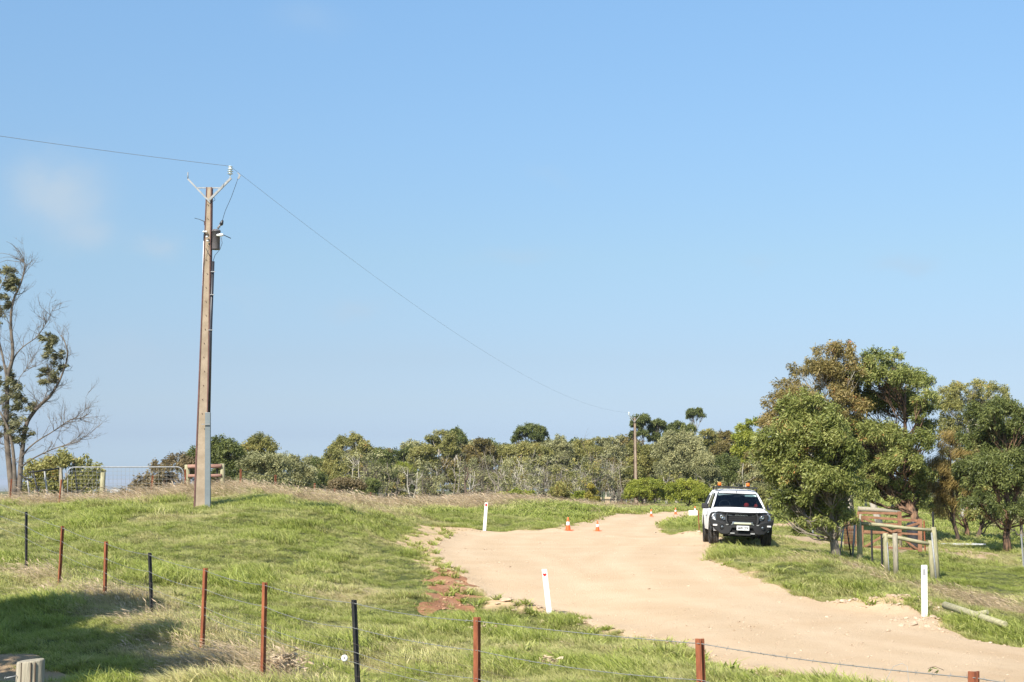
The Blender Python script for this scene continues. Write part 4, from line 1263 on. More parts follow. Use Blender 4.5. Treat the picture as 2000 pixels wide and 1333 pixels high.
def scatter(name, objs, P, rot, scl, idx, tint, label, cat):
    pc = bpy.data.collections.new(name + '_pieces')
    for i, o in enumerate(objs):
        o.name = f'{name}_piece_{i:02d}'
        pc.objects.link(o)
    me = bpy.data.meshes.new(name)
    me.vertices.add(len(P)); me.vertices.foreach_set('co', np.asarray(P, np.float32).ravel())
    def at(nm, ty, key, v):
        x = me.attributes.new(nm, ty, 'POINT'); x.data.foreach_set(key, np.ascontiguousarray(v).ravel())
    at('rot', 'FLOAT_VECTOR', 'vector', np.asarray(rot, np.float32)); at('scl', 'FLOAT_VECTOR', 'vector', np.asarray(scl, np.float32))
    at('pick', 'INT', 'value', np.asarray(idx, np.int32)); at('tint', 'FLOAT', 'value', np.asarray(tint, np.float32))
    ob = bpy.data.objects.new(name, me); COL.objects.link(ob)
    ng = bpy.data.node_groups.new(name + '_nodes', 'GeometryNodeTree')
    ng.interface.new_socket('Geometry', in_out='INPUT', socket_type='NodeSocketGeometry')
    ng.interface.new_socket('Geometry', in_out='OUTPUT', socket_type='NodeSocketGeometry')
    N, L = ng.nodes, ng.links
    gi, go = N.new('NodeGroupInput'), N.new('NodeGroupOutput')
    m2p = N.new('GeometryNodeMeshToPoints'); iop = N.new('GeometryNodeInstanceOnPoints')
    ci = N.new('GeometryNodeCollectionInfo'); ci.inputs['Collection'].default_value = pc
    ci.inputs['Separate Children'].default_value = True; ci.inputs['Reset Children'].default_value = True
    def na(nm, ty):
        x = N.new('GeometryNodeInputNamedAttribute'); x.data_type = ty; x.inputs['Name'].default_value = nm
        return [o for o in x.outputs if o.enabled and o.name == 'Attribute'][0]
    e2r = N.new('FunctionNodeEulerToRotation')
    L.new(na('rot', 'FLOAT_VECTOR'), e2r.inputs[0])
    L.new(gi.outputs[0], m2p.inputs['Mesh']); L.new(m2p.outputs[0], iop.inputs['Points']); L.new(ci.outputs[0], iop.inputs['Instance'])
    iop.inputs['Pick Instance'].default_value = True
    L.new(na('pick', 'INT'), iop.inputs['Instance Index']); L.new(e2r.outputs[0], iop.inputs['Rotation']); L.new(na('scl', 'FLOAT_VECTOR'), iop.inputs['Scale'])
    L.new(iop.outputs[0], go.inputs[0])
    md = ob.modifiers.new('scatter', 'NODES'); md.node_group = ng
    return tag(ob, label, cat, kind='stuff')


def sample(n, rmin, rmax, p, seed, half=22.3):
    g = np.random.default_rng(seed)
    u = g.random(n)
    r = (rmin ** p + u * (rmax ** p - rmin ** p)) ** (1 / p)
    t = np.radians((g.random(n) * 2 - 1) * half)
    return r * np.sin(t), r * np.cos(t), r, g


def cover(x, y, g):
    """which spots carry grass, and how densely (0..1)"""
    n1 = (vnoise(x, y, .45, 21) - .5) * .30
    sd = sdist(ROAD, x, y) + n1
    c = np.where(sd > -.02, 0.0, 1.0)
    sh = sdist(SHOULDER, x, y) + (vnoise(x, y, .5, 11) - .5) * .9
    patch = vnoise(x, y, .8, 31)
    c *= np.where(sh > .05, (patch > .80) * .45 + .01, 1.0)
    rd = sdist(RED, x, y) + (vnoise(x, y, .35, 23) - .55) * .8
    c *= np.where(rd > 0, (vnoise(x, y, .5, 32) > .75) * .6, 1.0)
    tr = sdist(TRACK, x, y) + (vnoise(x, y, .8, 24) - .55) * .9
    c *= np.where(tr > 0, .08, 1.0)
    pa = sdist(PATH, x, y) + (vnoise(x, y, .4, 25) - .5) * .5
    c *= np.where(pa > 0, .04, 1.0)
    for (mx_, my_, mr_, mh_) in _mw[:9]:
        c *= 1 - .93 * sstep(.38, .55, np.exp(-((x - mx_) ** 2 + (y - my_) ** 2) / (mr_ * mr_ * .8)) * (.25 + 1.5 * vnoise(x, y, .18, 61)))
    # thin, worn cover next to the road edge
    c *= np.where(sd > -.5, .55 + .45 * (vnoise(x, y, .5, 33) > .42), 1.0)
    return c


PADDOCK = poly_world([(1790, 1098), (1850, 1100), (1940, 1104), (2200, 1120), (2300, 1290), (2100, 1210), (2000, 1180), (1930, 1160), (1850, 1140), (1760, 1130), (1690, 1100), (1680, 1090)])
greens = [tuft('g', M['grass'], 64, .25, .215, .011, -.55, 400 + i, spread=.45) for i in range(6)]
far_g = [tuft('f', M['grass'], 46, .26, .17, .02, -.35, 420 + i, spread=.5) for i in range(4)]
straws = [tuft('s', M['straw'], 34, .22, .52, .0065, -.75, 440 + i, heads=.6, spread=.28) for i in range(5)]
broad = [tuft('b', M['grass'], 26, .10, .26, .028, -.1, 460 + i, spread=.6) for i in range(2)]

x, y, r, g = sample(98000, 9.0, 66, .8, 501)
c = cover(x, y, g)
keep = g.random(len(x)) < c
x, y, r = x[keep], y[keep], r[keep]
inpad = sdist(PADDOCK, x, y) > 0
d = dryness(x, y)
z = hgt(x, y)
lush = sstep(.45, .8, vnoise(x, y, 1.7, 41) * .6 + vnoise(x, y, .55, 42) * .4)
sc = (.52 + .62 * g.random(len(x))) * (.62 + 1.0 * lush) * (1 + r / 130)
edge = np.maximum(sdist(SHOULDER, x, y), sdist(RED, x, y))
sc = sc * (.78 - .25 * sstep(-1.6, -.2, edge))
sc = np.where(inpad, sc * .6, sc)
tint = np.clip(d * .85 + .95 * (vnoise(x, y, 1.1, 43) * .55 + vnoise(x, y, .4, 44) * .45 - .40) + .2 * g.normal(size=len(x)) - .42 * lush + .27, 0, 1)
tint = np.where(inpad, np.clip(tint * .5, 0, .4), tint)
tint = np.clip(tint - .35 * sstep(-3.2, -4.5, x) * sstep(23, 20, y) * (d < .6), 0, 1)
rot = np.stack([g.normal(size=len(x)) * .12, g.normal(size=len(x)) * .12, g.normal(size=len(x)) * .7], -1)
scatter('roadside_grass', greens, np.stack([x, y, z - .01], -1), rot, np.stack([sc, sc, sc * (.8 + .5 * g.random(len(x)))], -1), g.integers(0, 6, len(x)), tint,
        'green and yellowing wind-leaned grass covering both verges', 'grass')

x, y, r, g = sample(46000, 62, 175, .9, 502)
c = cover(x, y, g); keep = g.random(len(x)) < c
x, y, r = x[keep], y[keep], r[keep]
d = dryness(x, y); z = hgt(x, y)
sc = (.9 + .8 * g.random(len(x))) * (1 + r / 160)
tint = np.clip(d + .3 * (vnoise(x, y, 3, 43) - .45) + .12 * g.normal(size=len(x)), 0, 1)
rot = np.stack([g.normal(size=len(x)) * .12, g.normal(size=len(x)) * .12, g.normal(size=len(x)) * .7], -1)
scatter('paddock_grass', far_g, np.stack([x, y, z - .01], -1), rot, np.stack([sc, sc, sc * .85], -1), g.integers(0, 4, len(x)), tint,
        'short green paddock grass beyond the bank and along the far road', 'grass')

# tall dry seeding grass: thick on the fence line, the crest and the right verge
x, y, r, g = sample(150000, 9.5, 150, .9, 503)
c = cover(x, y, g); d = dryness(x, y)
ln = np.zeros(len(x))
for line, w, a in DRY_LINES:
    ln = np.maximum(ln, min(a, 1) * np.exp(-(line_dist(line, x, y) / w) ** 2))
pz = sdist(PADDOCK, x, y) > -.3
keep = g.random(len(x)) < np.clip(ln * .028 * np.where(r > 40, 6.5, 1.2) + .22 * sstep(.25, .8, d), 0, 1) * c * np.where(pz, .05, 1)
x, y, r, d, ln = x[keep], y[keep], r[keep], d[keep], ln[keep]
z = hgt(x, y)
sc = (.40 + .5 * g.random(len(x))) * (.6 + .5 * ln) * (1 + r / 150) * np.where(r > 40, 1.15, 1)
rot = np.stack([g.normal(size=len(x)) * .12, g.normal(size=len(x)) * .12, g.normal(size=len(x)) * .45], -1)
wid = 1 + r / 45
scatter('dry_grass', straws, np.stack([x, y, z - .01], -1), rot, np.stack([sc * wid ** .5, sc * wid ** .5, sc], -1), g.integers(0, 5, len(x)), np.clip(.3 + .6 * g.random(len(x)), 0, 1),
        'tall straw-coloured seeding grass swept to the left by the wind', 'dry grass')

# broad-leaved weeds on the road edge and here and there
x, y, r, g = sample(5200, 12, 70, .8, 504)
sd = sdist(ROAD, x, y)
w = np.exp(-((sd + .35) / .4) ** 2) * .9 + .03
w *= np.where(sd > .15, 0, 1)
keep = g.random(len(x)) < w
x, y, r = x[keep], y[keep], r[keep]
z = hgt(x, y); sc = .5 + .7 * g.random(len(x))
scatter('weeds', broad, np.stack([x, y, z - .01], -1), np.stack([np.zeros(len(x)), np.zeros(len(x)), g.random(len(x)) * 6.28], -1), np.stack([sc, sc, sc], -1), g.integers(0, 2, len(x)), np.clip(g.random(len(x)) * .4, 0, 1),
        'small broad-leaved weeds along the road edges', 'weeds')

# loose stones and clods
def pebble(seed, mat_):
    g = np.random.default_rng(seed)
    n = 7; V = [(0, 0, .5)]; F = []
    for k, (zz, rr) in enumerate([(.35, .6), (0, 1.0), (-.3, .7)]):
        for j in range(n):
            a = 6.283 * j / n; q = rr * (.75 + .5 * g.random())
            V.append((math.cos(a) * q, math.sin(a) * q * .8, zz + .1 * g.normal()))
    mbp = MB()
    for j in range(n): F.append((0, 1 + j, 1 + (j + 1) % n))
    for k in range(2):
        for j in range(n):
            F.append((1 + k * n + j, 1 + (k + 1) * n + j, 1 + (k + 1) * n + (j + 1) % n, 1 + k * n + (j + 1) % n))
    mbp.add(V, F)
    o = mbp.build('p', mat_); COL.objects.unlink(o); return o
M['pebble'] = nmat('pebble', (.34, .24, .16), (.62, .48, .33), rough=.95, scale=.7)
M['pebble_red'] = nmat('pebble_red', (.26, .12, .06), (.55, .34, .21), rough=.95, scale=.7)
x, y, r, g = sample(70000, 15, 75, .75, 505)
sd = sdist(ROAD, x, y); rd = sdist(RED, x, y); sh = sdist(SHOULDER, x, y)
md_ = np.full(len(x), 1e9)
for (mx, my, mr, mh) in _mw[:10]:
    md_ = np.minimum(md_, np.hypot(x - mx, y - my) / mr)
w = np.where(sd > 0, .10 + .5 * np.exp(-(sd / .3) ** 2) + .16 * (vnoise(x, y, 1.6, 51) > .6), 0) + np.where(np.abs(sd) < .25, .5, 0) + np.where(rd > -.1, .9, 0) + np.where((sh > 0) & (sd < 0), .18, 0) + np.exp(-md_ ** 2) * .8
keep = g.random(len(x)) < w
x, y, r, sd, rd, md_ = x[keep], y[keep], r[keep], sd[keep], rd[keep], md_[keep]
z = hgt(x, y)
sz = .0135 * np.exp(g.normal(size=len(x)) * .5) * np.where(md_ < 1.2, 1.9, 1) * np.where(rd > -.1, 1.15, 1)
pk = np.where(rd > -.1, 1, 0) * 2 + g.integers(0, 2, len(x))
scatter('gravel', [pebble(1, M['pebble']), pebble(2, M['pebble']), pebble(3, M['pebble_red']), pebble(4, M['pebble_red'])], np.stack([x, y, z + .012], -1),
        np.stack([g.normal(size=len(x)) * .3, g.normal(size=len(x)) * .3, g.random(len(x)) * 6.28], -1), np.stack([sz, sz, sz * .8], -1), pk, np.zeros(len(x)),
        'loose gravel stones and clods on the road and its graded edges', 'gravel')
# ---------------------------------------------------------------- fences, poles, gates, signs
def star_picket(mb, a, b, w=.060, th=.009, rot=0.4):
    """Y-section steel picket from a (foot) to b (top)"""
    a, b = Vector(a), Vector(b)
    for k in range(3):
        an = rot + k * 2.0944
        off = Vector((math.cos(an), math.sin(an), 0)) * w * .27
        mb.bar(a + off, b + off, w * .54, th, roll=0) if False else mb.add(*_flange(a, b, an, w * .55, th))
    return mb


def _flange(a, b, an, L, th):
    u = Vector((math.cos(an), math.sin(an), 0)); v = Vector((-u.y, u.x, 0)) * th / 2
    vs = []
    for p in (a, b):
        vs += [p - v, p + v, p + u * L + v, p + u * L - v]
    return vs, [(3, 2, 1, 0), (4, 5, 6, 7), (0, 1, 5, 4), (1, 2, 6, 5), (2, 3, 7, 6), (3, 0, 4, 7)]


# near fence ------------------------------------------------------
NF = [((51, 1000), (51, 1122), 27.8, 'black_steel'), ((122, 1028), (114, 1170), 25.5, 'rust'), ((207, 1058), (203, 1214), 23.3, 'rust'), ((292, 1080), (296, 1246), 21.0, 'black_steel'),
      ((401, 1110), (394, 1296), 18.7, 'rust'), ((517, 1138), (513, 1340), 16.5, 'rust'), ((691, 1172), (702, 1360), 14.2, 'black_steel'), ((932, 1206), (932, 1450), 12.0, 'rust'),
      ((1367, 1248), (1378, 1560), 9.7, 'rust'), ((1904, 1312), (1904, 1800), 7.4, 'rust')]
f0 = on_ground(51, 27.8)
fence = empty('wire_fence', f0, 0, 'near wire fence of rusty and black pickets descending from left to lower right', 'fence')
tops = []; feet = []
for (t, b, Y, mt) in NF:
    top = W(t[0], t[1], Y); bx = WX(b[0], Y, b[1]); foot = Vector((bx, Y, hz(bx, Y)))
    tops.append(top); feet.append(foot)
    mb = MB()
    a = foot + (foot - top) * .12
    star_picket(mb, a - f0, top - f0, w=.062 if mt == 'rust' else .055, rot=.5 + .3 * random.random())
    o = mb.build('post', M[mt], fence, bevel=.0015, seg=1)
    o['label'] = 'rusty red-brown steel picket' if mt == 'rust' else 'black steel picket with white specks'
tops = [tops[0] + (tops[0] - tops[1]) * 2.2] + tops + [tops[-1] + (tops[-1] - tops[-2]) * 1.0]
g_ = np.random.default_rng(9)
def strand(drop, sag, rad, barbs, name, k0=0):
    mb = MB(); pts = []
    for k in range(k0, len(tops) - 1):
        a = tops[k] - Vector((0, .02, drop)) - f0; b = tops[k + 1] - Vector((0, .02, drop)) - f0
        s = sag * (.5 + g_.random())
        for i in range(10):
            t = i / 10
            pts.append(a.lerp(b, t) - Vector((0, 0, 4 * s * t * (1 - t))))
    pts.append(b)
    mb.tube(pts, rad, 5, caps=False)
    if barbs:
        for i in range(len(pts) - 1):
            L = (pts[i + 1] - pts[i]).length
            n = int(L / .11)
            for j in range(n):
                p = pts[i].lerp(pts[i + 1], (j + .5) / n)
                for _ in range(2):
                    d = Vector(g_.normal(size=3)).normalized() * .016
                    mb.tube([p - d, p + d], .0013, 3, caps=False)
    return mb.build(name, M['wire'], fence)
strand(.03, .02, .0031, True, 'barbed_wire')
strand(.27, .03, .0029, True, 'barbed_wire')
strand(.50, .035, .0028, False, 'plain_wire')
strand(.60, .025, .0028, False, 'plain_wire', 5)
mb = MB()
for k in range(1, len(tops) - 2):
    a, b = tops[k] - f0, tops[k + 1] - f0
    n = int((b - a).length / .15)
    for h_i in range(6):
        dz = .42 + h_i * .145
        pts = [a.lerp(b, t / 6) - Vector((0, .01, dz + .02 * math.sin(t + h_i) + .03 * math.sin(t * .52))) for t in range(7)]
        mb.tube(pts, .0013, 3, caps=False)
    for j in range(n):
        p = a.lerp(b, (j + .5) / n)
        mb.tube([p - Vector((g_.normal() * .01, .01, .42)), p - Vector((g_.normal() * .015, .01, 1.15))], .0012, 3, caps=False)
mb.build('netting', M['net'], fence)
# white ring insulator
ins = W(673, 1286, 14.3) - f0
mb = MB(); mb.lathe([(.008, -.02), (.03, -.018), (.034, 0), (.03, .018), (.008, .02), (.008, -.02)], 14, Matrix.Translation(ins) @ Matrix.Rotation(math.pi / 2, 4, 'X'))
mb.build('insulator', M['pvc'], fence)
# loop of loose wire and a snagged twig near the lower right
mb = MB()
mb.tube([W(1722, 1345, 8.3), W(1745, 1302, 8.3), W(1762, 1296, 8.35), W(1772, 1302, 8.3), W(1776, 1350, 8.3)], .0016, 4, caps=False)
mb.v = [tuple(Vector(v) - f0) for v in mb.v]
mb.build('loose_wire', M['wire'], fence)
tg = W(1826, 1306, 8.1)
tw = empty('twig', tg, 0, 'small leafy twig snagged on the barbed wire near the lower right', 'twig')
mb = MB(); mb.tube([(-.04, 0, .0), (0, 0, .012), (.05, 0, -.01)], .0015, 4); mb.build('stem', M['bark_dark'], tw)
leaf_cloud('leaves', np.array([[-.02, 0, 0], [.02, 0, -.01]]), np.full((2, 3), .012), np.array([4, 5]), .035, .012, L_DARK, tw, g_)

# near timber stub in the bottom left corner
YS = 6.6
sb = W(58, 1333, YS); ST = Vector((sb.x, YS, hz(sb.x, YS)))
tp = W(54, 1290, YS)
stub = empty('timber_post', ST, 0, 'sawn grey round timber post with a nail, blurred in the bottom left corner', 'post')
H = tp.z - ST.z
mb = MB(); n = 22; rings = []
for (z, r) in ((-.2, .066), (H * .5, .064), (H - .008, .062), (H, .058)):
    rings.append([Vector(((r * (1 + .03 * math.sin(3 * a_ + z))) * math.cos(a_), (r * (1 + .03 * math.sin(3 * a_ + z))) * math.sin(a_), z + (.006 * math.cos(a_) if z > H * .9 else 0))) for a_ in [2 * math.pi * k / n for k in range(n)]])
mb.loft(rings, close=True)
mb.build('post', M['timber'], stub)
mb = MB()
for (a_, L) in ((-1.9, .30), (-1.2, .22), (-.9, .26)):      # drying cracks
    p = Vector((.0625 * math.cos(a_), .0625 * math.sin(a_), 0))
    mb.bar(p + Vector((0, 0, H - L)), p + Vector((0, 0, H - .004)), .004, .006)
mb.build('crack', M['bark_dark'], stub)
mb = MB(); mb.tube([(-.04, -.055, H - .062), (-.085, -.075, H - .07)], .0028, 6); mb.lathe([(.0, 0), (.006, 0), (.006, .003), (0, .003)], 8, Matrix.Translation((-.085, -.075, H - .07)) @ Matrix.Rotation(-1.2, 4, 'Y'))
mb.build('nail', M['galv'], stub)

# near stobie pole ------------------------------------------------
YP = 40.0
PB = on_ground(394, YP)
pole = empty('power_pole', PB, 0, 'tall tapering concrete power pole with a transformer on the grass bank at left', 'power pole')
def PP(px, py, dy=0.0): return W(px, py, YP + dy) - PB
def taper_bar(mb, a, b, wa, wb, da, db):
    a, b = Vector(a), Vector(b); vs = []
    for p, w, d in ((a, wa, da), (b, wb, db)):
        vs += [p + Vector((-w / 2, -d / 2, 0)), p + Vector((w / 2, -d / 2, 0)), p + Vector((w / 2, d / 2, 0)), p + Vector((-w / 2, d / 2, 0))]
    return mb.add(vs, [(3, 2, 1, 0), (4, 5, 6, 7), (0, 1, 5, 4), (1, 2, 6, 5), (2, 3, 7, 6), (3, 0, 4, 7)])
bt = PP(393, 1002); tpp = PP(409.3, 367)
mb = MB(); taper_bar(mb, bt, tpp, .285, .105, .30, .16); mb.build('concrete_core', M['concrete'], pole, bevel=.008)
for sgn in (-1, 1):
    mb = MB(); taper_bar(mb, bt + Vector((sgn * .165, 0, 0)), tpp + Vector((sgn * .067, 0, 0)), .045, .028, .34, .19); mb.build('steel_flange', M['steel_red'], pole, bevel=.004, seg=1)
mb = MB()
for k in range(16):
    p = bt.lerp(tpp, .30 + k * .043)
    d_ = .152 - .05 * (.30 + k * .043)
    mb.lathe([(0, 0), (.012, 0), (.012, .012), (0, .012)], 8, Matrix.Translation(p + Vector((random.uniform(-.02, .02), -d_ - .004 + .05 * .0, 0))) @ Matrix.Rotation(math.pi / 2, 4, 'X'))
mb.build('bolt', M['steel_red'], pole)
mb = MB(); taper_bar(mb, PP(405.8, 1002, -.2), PP(406.2, 806, -.16), .155, .145, .10, .10); mb.build('cable_guard', M['guard'], pole, bevel=.01)
mb = MB(); mb.bar(PP(393, 829, -.26), PP(410, 829, -.26), .02, .02); mb.build('strap', M['galv'], pole)
mb = MB(); mb.tube([PP(407.5, 806, -.1), PP(411, 650, -.08), PP(416, 511, -.05)], [.052, .048, .045], 12); mb.build('black_conduit', M['black_pvc'], pole)
for (x, y) in ((416, 531), (414.2, 576), (411.5, 645)):
    mb = MB(); mb.box(PP(x, y, -.14), (.12, .03, .02)); mb.build('strap', M['galv'], pole)
mb = MB(); mb.tube([PP(380, 985, -.1), PP(391, 760, -.08), PP(398.5, 470, -.05)], .022, 8); mb.build('white_conduit', M['pvc'], pole)
mb = MB(); mb.bar(PP(385.5, 367.5, -.03), PP(430.5, 367.5, -.03), .03, .03); mb.build('crossbar', M['galv'], pole)
mb = MB(); mb.bar(PP(411, 396, -.1), PP(367, 350, -.1), .045, .045); mb.build('bracket_arm', M['galv'], pole)
mb = MB(); mb.bar(PP(409, 391, -.16), PP(451.5, 348, -.16), .06, .06); mb.build('bracket_arm', M['galv'], pole)
mb = MB(); mb.tube([PP(367, 351, -.1), PP(367, 337, -.1)], .016, 8); mb.build('pin', M['galv'], pole)
b = PP(449.5, 347, -.16)
mb = MB(); mb.lathe([(.012, 0), (.012, .08), (.05, .09), (.085, .105), (.04, .12), (.05, .16), (.09, .175), (.04, .19), (.05, .225), (.085, .24), (.045, .255), (.05, .30), (.07, .31), (.04, .33), (0, .335)], 18, Matrix.Translation(b))
mb.build('line_insulator', M['porcelain'], pole)
tc_ = PP(421, 488, .02)
tr = MB(); tr.lathe([(0, 0), (.115, 0), (.122, .02), (.122, .50), (.135, .505), (.135, .545), (.10, .575), (0, .59)], 22, Matrix.Translation(tc_))
tro = tr.build('transformer', M['transformer'], pole)
mb = MB(); mb.lathe([(.02, 0), (.045, .03), (.02, .05), (.045, .08), (.02, .10), (.04, .13), (.02, .15)], 12, Matrix.Translation(PP(425, 447, -.02)) @ Matrix.Rotation(.62, 4, 'Y')); mb.build('bushing', M['bushing'], tro)
mb = MB(); mb.lathe([(.02, 0), (.055, .03), (.05, .09), (.03, .15), (.015, .17), (0, .17)], 12, Matrix.Translation(PP(431, 441, -.02)) @ Matrix.Rotation(.35, 4, 'Y')); mb.build('bushing_cap', M['black_pvc'], tro)
mb = MB(); mb.lathe([(.02, 0), (.035, .02), (.035, .06), (.045, .08), (.045, .15), (.03, .19), (0, .2)], 12, Matrix.Translation(PP(423, 460, -.14)) @ Matrix.Rotation(1.5, 4, 'Y')); mb.build('low_voltage_bushing', M['pvc'], tro)
mb = MB(); mb.tube([PP(424, 455, -.15), PP(436, 459, -.15), PP(451, 466, -.15)], .012, 6); mb.build('fuse_lever', M['black_pvc'], tro)
mb = MB(); mb.tube([PP(380, 426.5, -.05), PP(390, 429, -.05), PP(399, 433, -.05), PP(400, 440, -.06)], [.008, .008, .014, .02], 6); mb.build('switch_lever', M['black_steel'], pole)
mb = MB()
mb.tube([PP(432, 464, -.15), PP(434, 475, -.15), PP(430, 487, -.13), PP(420, 499, -.1), PP(416, 511, -.06)], .007, 5)
mb.tube([PP(401, 452, -.14), PP(398, 458, -.14), PP(398, 472, -.1)], .009, 5)
mb.tube([PP(402, 485, -.13), PP(407, 496, -.13), PP(413, 503, -.13)], .008, 5)
mb.tube([PP(413, 385, -.1), PP(419, 387, -.1), PP(420, 391, -.1), PP(416, 394, -.1)], .007, 5)
mb.tube([PP(434, 432, -.02), PP(440, 412, -.05), PP(452, 385, -.1), PP(462, 357, -.12), PP(465, 349, -.12)], .007, 5)
mb.build('cable', M['black_pvc'], pole)
mb = MB()
for (x, y) in ((404, 463), (405.5, 471), (402.5, 453), (398, 453)):
    mb.lathe([(0, -.03), (.03, -.02), (.035, 0), (.03, .02), (0, .03)], 10, Matrix.Translation(PP(x, y, -.17)))
mb.build('small_insulator', M['pvc'], pole)
mb = MB(); mb.box(PP(467, 346, -.12), (.05, .03, .12), (0, .4, 0)); mb.box(PP(466, 340, -.12), (.08, .02, .03), (0, .8, 0)); mb.build('line_clamp', M['galv'], pole)

# far pole
Y2 = 139.0
PB2 = on_ground(1242, Y2)
pole2 = empty('power_pole', PB2, 0, 'distant slim power pole with a small V bracket beside the end of the road', 'power pole')
def P2(px, py, dy=0.0): return W(px, py, Y2 + dy) - PB2
b0, t0 = P2(1242, 1000), P2(1239.5, 816)
mb = MB(); taper_bar(mb, b0, t0, .26, .12, .3, .2); mb.build('concrete_core', M['concrete'], pole2)
for sgn in (-1, 1):
    mb = MB(); taper_bar(mb, b0 + Vector((sgn * .155, 0, 0)), t0 + Vector((sgn * .08, 0, 0)), .05, .035, .34, .24); mb.build('steel_flange', M['steel_red'], pole2)
mb = MB(); mb.bar(P2(1232, 817, -.1), P2(1241, 817, -.1), .05, .05); mb.build('crossbar', M['galv'], pole2)
mb = MB(); mb.bar(P2(1239, 825, -.2), P2(1228.5, 812, -.2), .05, .05); mb.build('bracket_arm', M['galv'], pole2)
mb = MB(); mb.bar(P2(1239, 825, -.2), P2(1250, 811, -.2), .05, .05); mb.build('bracket_arm', M['galv'], pole2)
mb = MB(); mb.lathe([(.02, 0), (.06, .05), (.08, .1), (.05, .2), (.08, .25), (.04, .35), (0, .36)], 10, Matrix.Translation(P2(1228.5, 812, -.2))); mb.build('line_insulator', M['porcelain'], pole2)

def wire(name, a, b, sag, rad, label, n=40):
    pts = [Vector(a).lerp(Vector(b), t / n) - Vector((0, 0, 4 * sag * (t / n) * (1 - t / n))) for t in range(n + 1)]
    mb = MB(); mb.tube(pts, rad, 5, caps=False)
    return tag(mb.build(name, M['galv'], None), label, 'power line')
wa = W(449.5, 325, YP - .16)
wire('power_line', wa, W(1228.5, 806, Y2 - .2), 1.65, .004, 'overhead wire sagging from the near pole down to the distant pole')
wl2 = Vector((wa.x - 4.5 * 5, wa.y - 5.5 * 5, 0))
pL = W(0, 245, 34.5)
wl2.z = wa.z + (pL.z - wa.z) * 4.1
wire('power_line', wa, wl2, .55, .006, 'overhead wire running from the near pole out of the picture on the left')

# --- left yard: gate, posts, panel -------------------------------
YG = 50.0
def frame_obj(name, px, Y, label, cat):
    b = on_ground(px, Y); return empty(name, b, 0, label, cat), b
gate, GB = frame_obj('farm_gate', 245, YG, 'wide galvanised pipe-framed mesh farm gate with rounded top corners', 'gate')
def G_(px, py, dy=0.0, B=GB, Y=YG): return W(px, py, Y + dy) - B
mb = MB(); pts = [G_(132, 984), G_(132, 935)]
for k in range(7):
    a_ = math.pi * (1 - k / 12); pts.append(G_(145 + 13 * math.cos(a_), 926 - 13 * math.sin(a_)))
for k in range(7):
    a_ = math.pi / 2 * (1 - k / 6); pts.append(G_(346 + 12 * math.cos(a_), 924.5 - 12 * math.sin(a_)))
pts += [G_(358.3, 984)]
mb.tube(pts, .021, 8); mb.tube([G_(132, 984), G_(358.3, 982)], .02, 8)
mb.build('frame', M['galv'], gate)
mb = MB()
for k in range(1, 28):
    x = 132 + k * 226 / 28; mb.tube([G_(x, 914), G_(x, 983)], .0035, 4, caps=False)
for k in range(1, 9):
    y = 913 + k * 70 / 9; mb.tube([G_(132.5, y), G_(358, y)], .0035, 4, caps=False)
mb.build('mesh_infill', M['wire'], gate)

def log_post(name, top, foot_px, Y, r, material, label, cat='post', group=None, parent=None, B=None):
    t = W(top[0], top[1], Y)
    x = WX(foot_px, Y, 1000); f = Vector((x, Y, hz(x, Y)))
    base = f if B is None else B
    mb = MB(); mb.tube([f - base - Vector((0, 0, .15)), (f + t) / 2 - base, t - base - Vector((0, 0, .01)), t - base], [r * 1.04, r, r * .97, r * .88], 14)
    if parent is not None: return mb.build(name, M[material], parent)
    o = mb.build(name, M[material], None); o.location = f
    return tag(o, label, cat, group)
def picket(top, foot_px, Y, material, label, group=None, w=.055):
    t = W(top[0], top[1], Y); x = WX(foot_px, Y, 1000); f = Vector((x, Y, hz(x, Y)))
    mb = MB(); star_picket(mb, (t - f) * -.1, t - f, w=w, rot=random.random())
    o = mb.build('steel_picket', M[material], None); o.location = f
    return tag(o, label, 'picket', group)
log_post('timber_post', (201.5, 923), 198, 47.5, .085, 'treated', 'greenish round timber post standing in front of the mesh farm gate')
picket((22, 936), 18, 47, 'rust', 'rusty picket in front of the half-bare tree trunk', 'rusty pickets at the left yard')
picket((120, 937), 115, 45.5, 'rust', 'leaning rusty picket just left of the mesh farm gate')
picket((298, 929), 292, 48, 'rust', 'leaning rusty picket in front of the right half of the mesh gate')
picket((144, 905), 157, 54, 'black_steel', 'black picket leaning left behind the mesh farm gate')
picket((362, 917), 362, 49.4, 'rust', 'rusty picket beside the right end of the mesh gate')
# post and rail strainer beside the near pole
st, SB = frame_obj('rail_frame', 400, 51.5, 'two timber posts joined by weathered reddish rails behind the near power pole', 'fence')
def S_(px, py, dy=0.0): return W(px, py, 51.5 + dy) - SB
log_post('post', (365.5, 908), 366, 51.5, .095, 'treated', None, parent=st, B=SB)
log_post('post', (434.5, 906), 434, 51.5, .085, 'treated', None, parent=st, B=SB)
for (y0, y1, r) in ((911.5, 910.5, .075), (930, 929, .06)):
    mb = MB(); mb.tube([S_(367, y0, -.09), S_(400, (y0 + y1) / 2 + .6, -.1), S_(433, y1, -.09)], r, 10); mb.build('rail', M['red_rail'], st)
mb = MB(); star_picket(mb, S_(424, 962), S_(424, 911)); mb.build('picket', M['black_steel'], st)
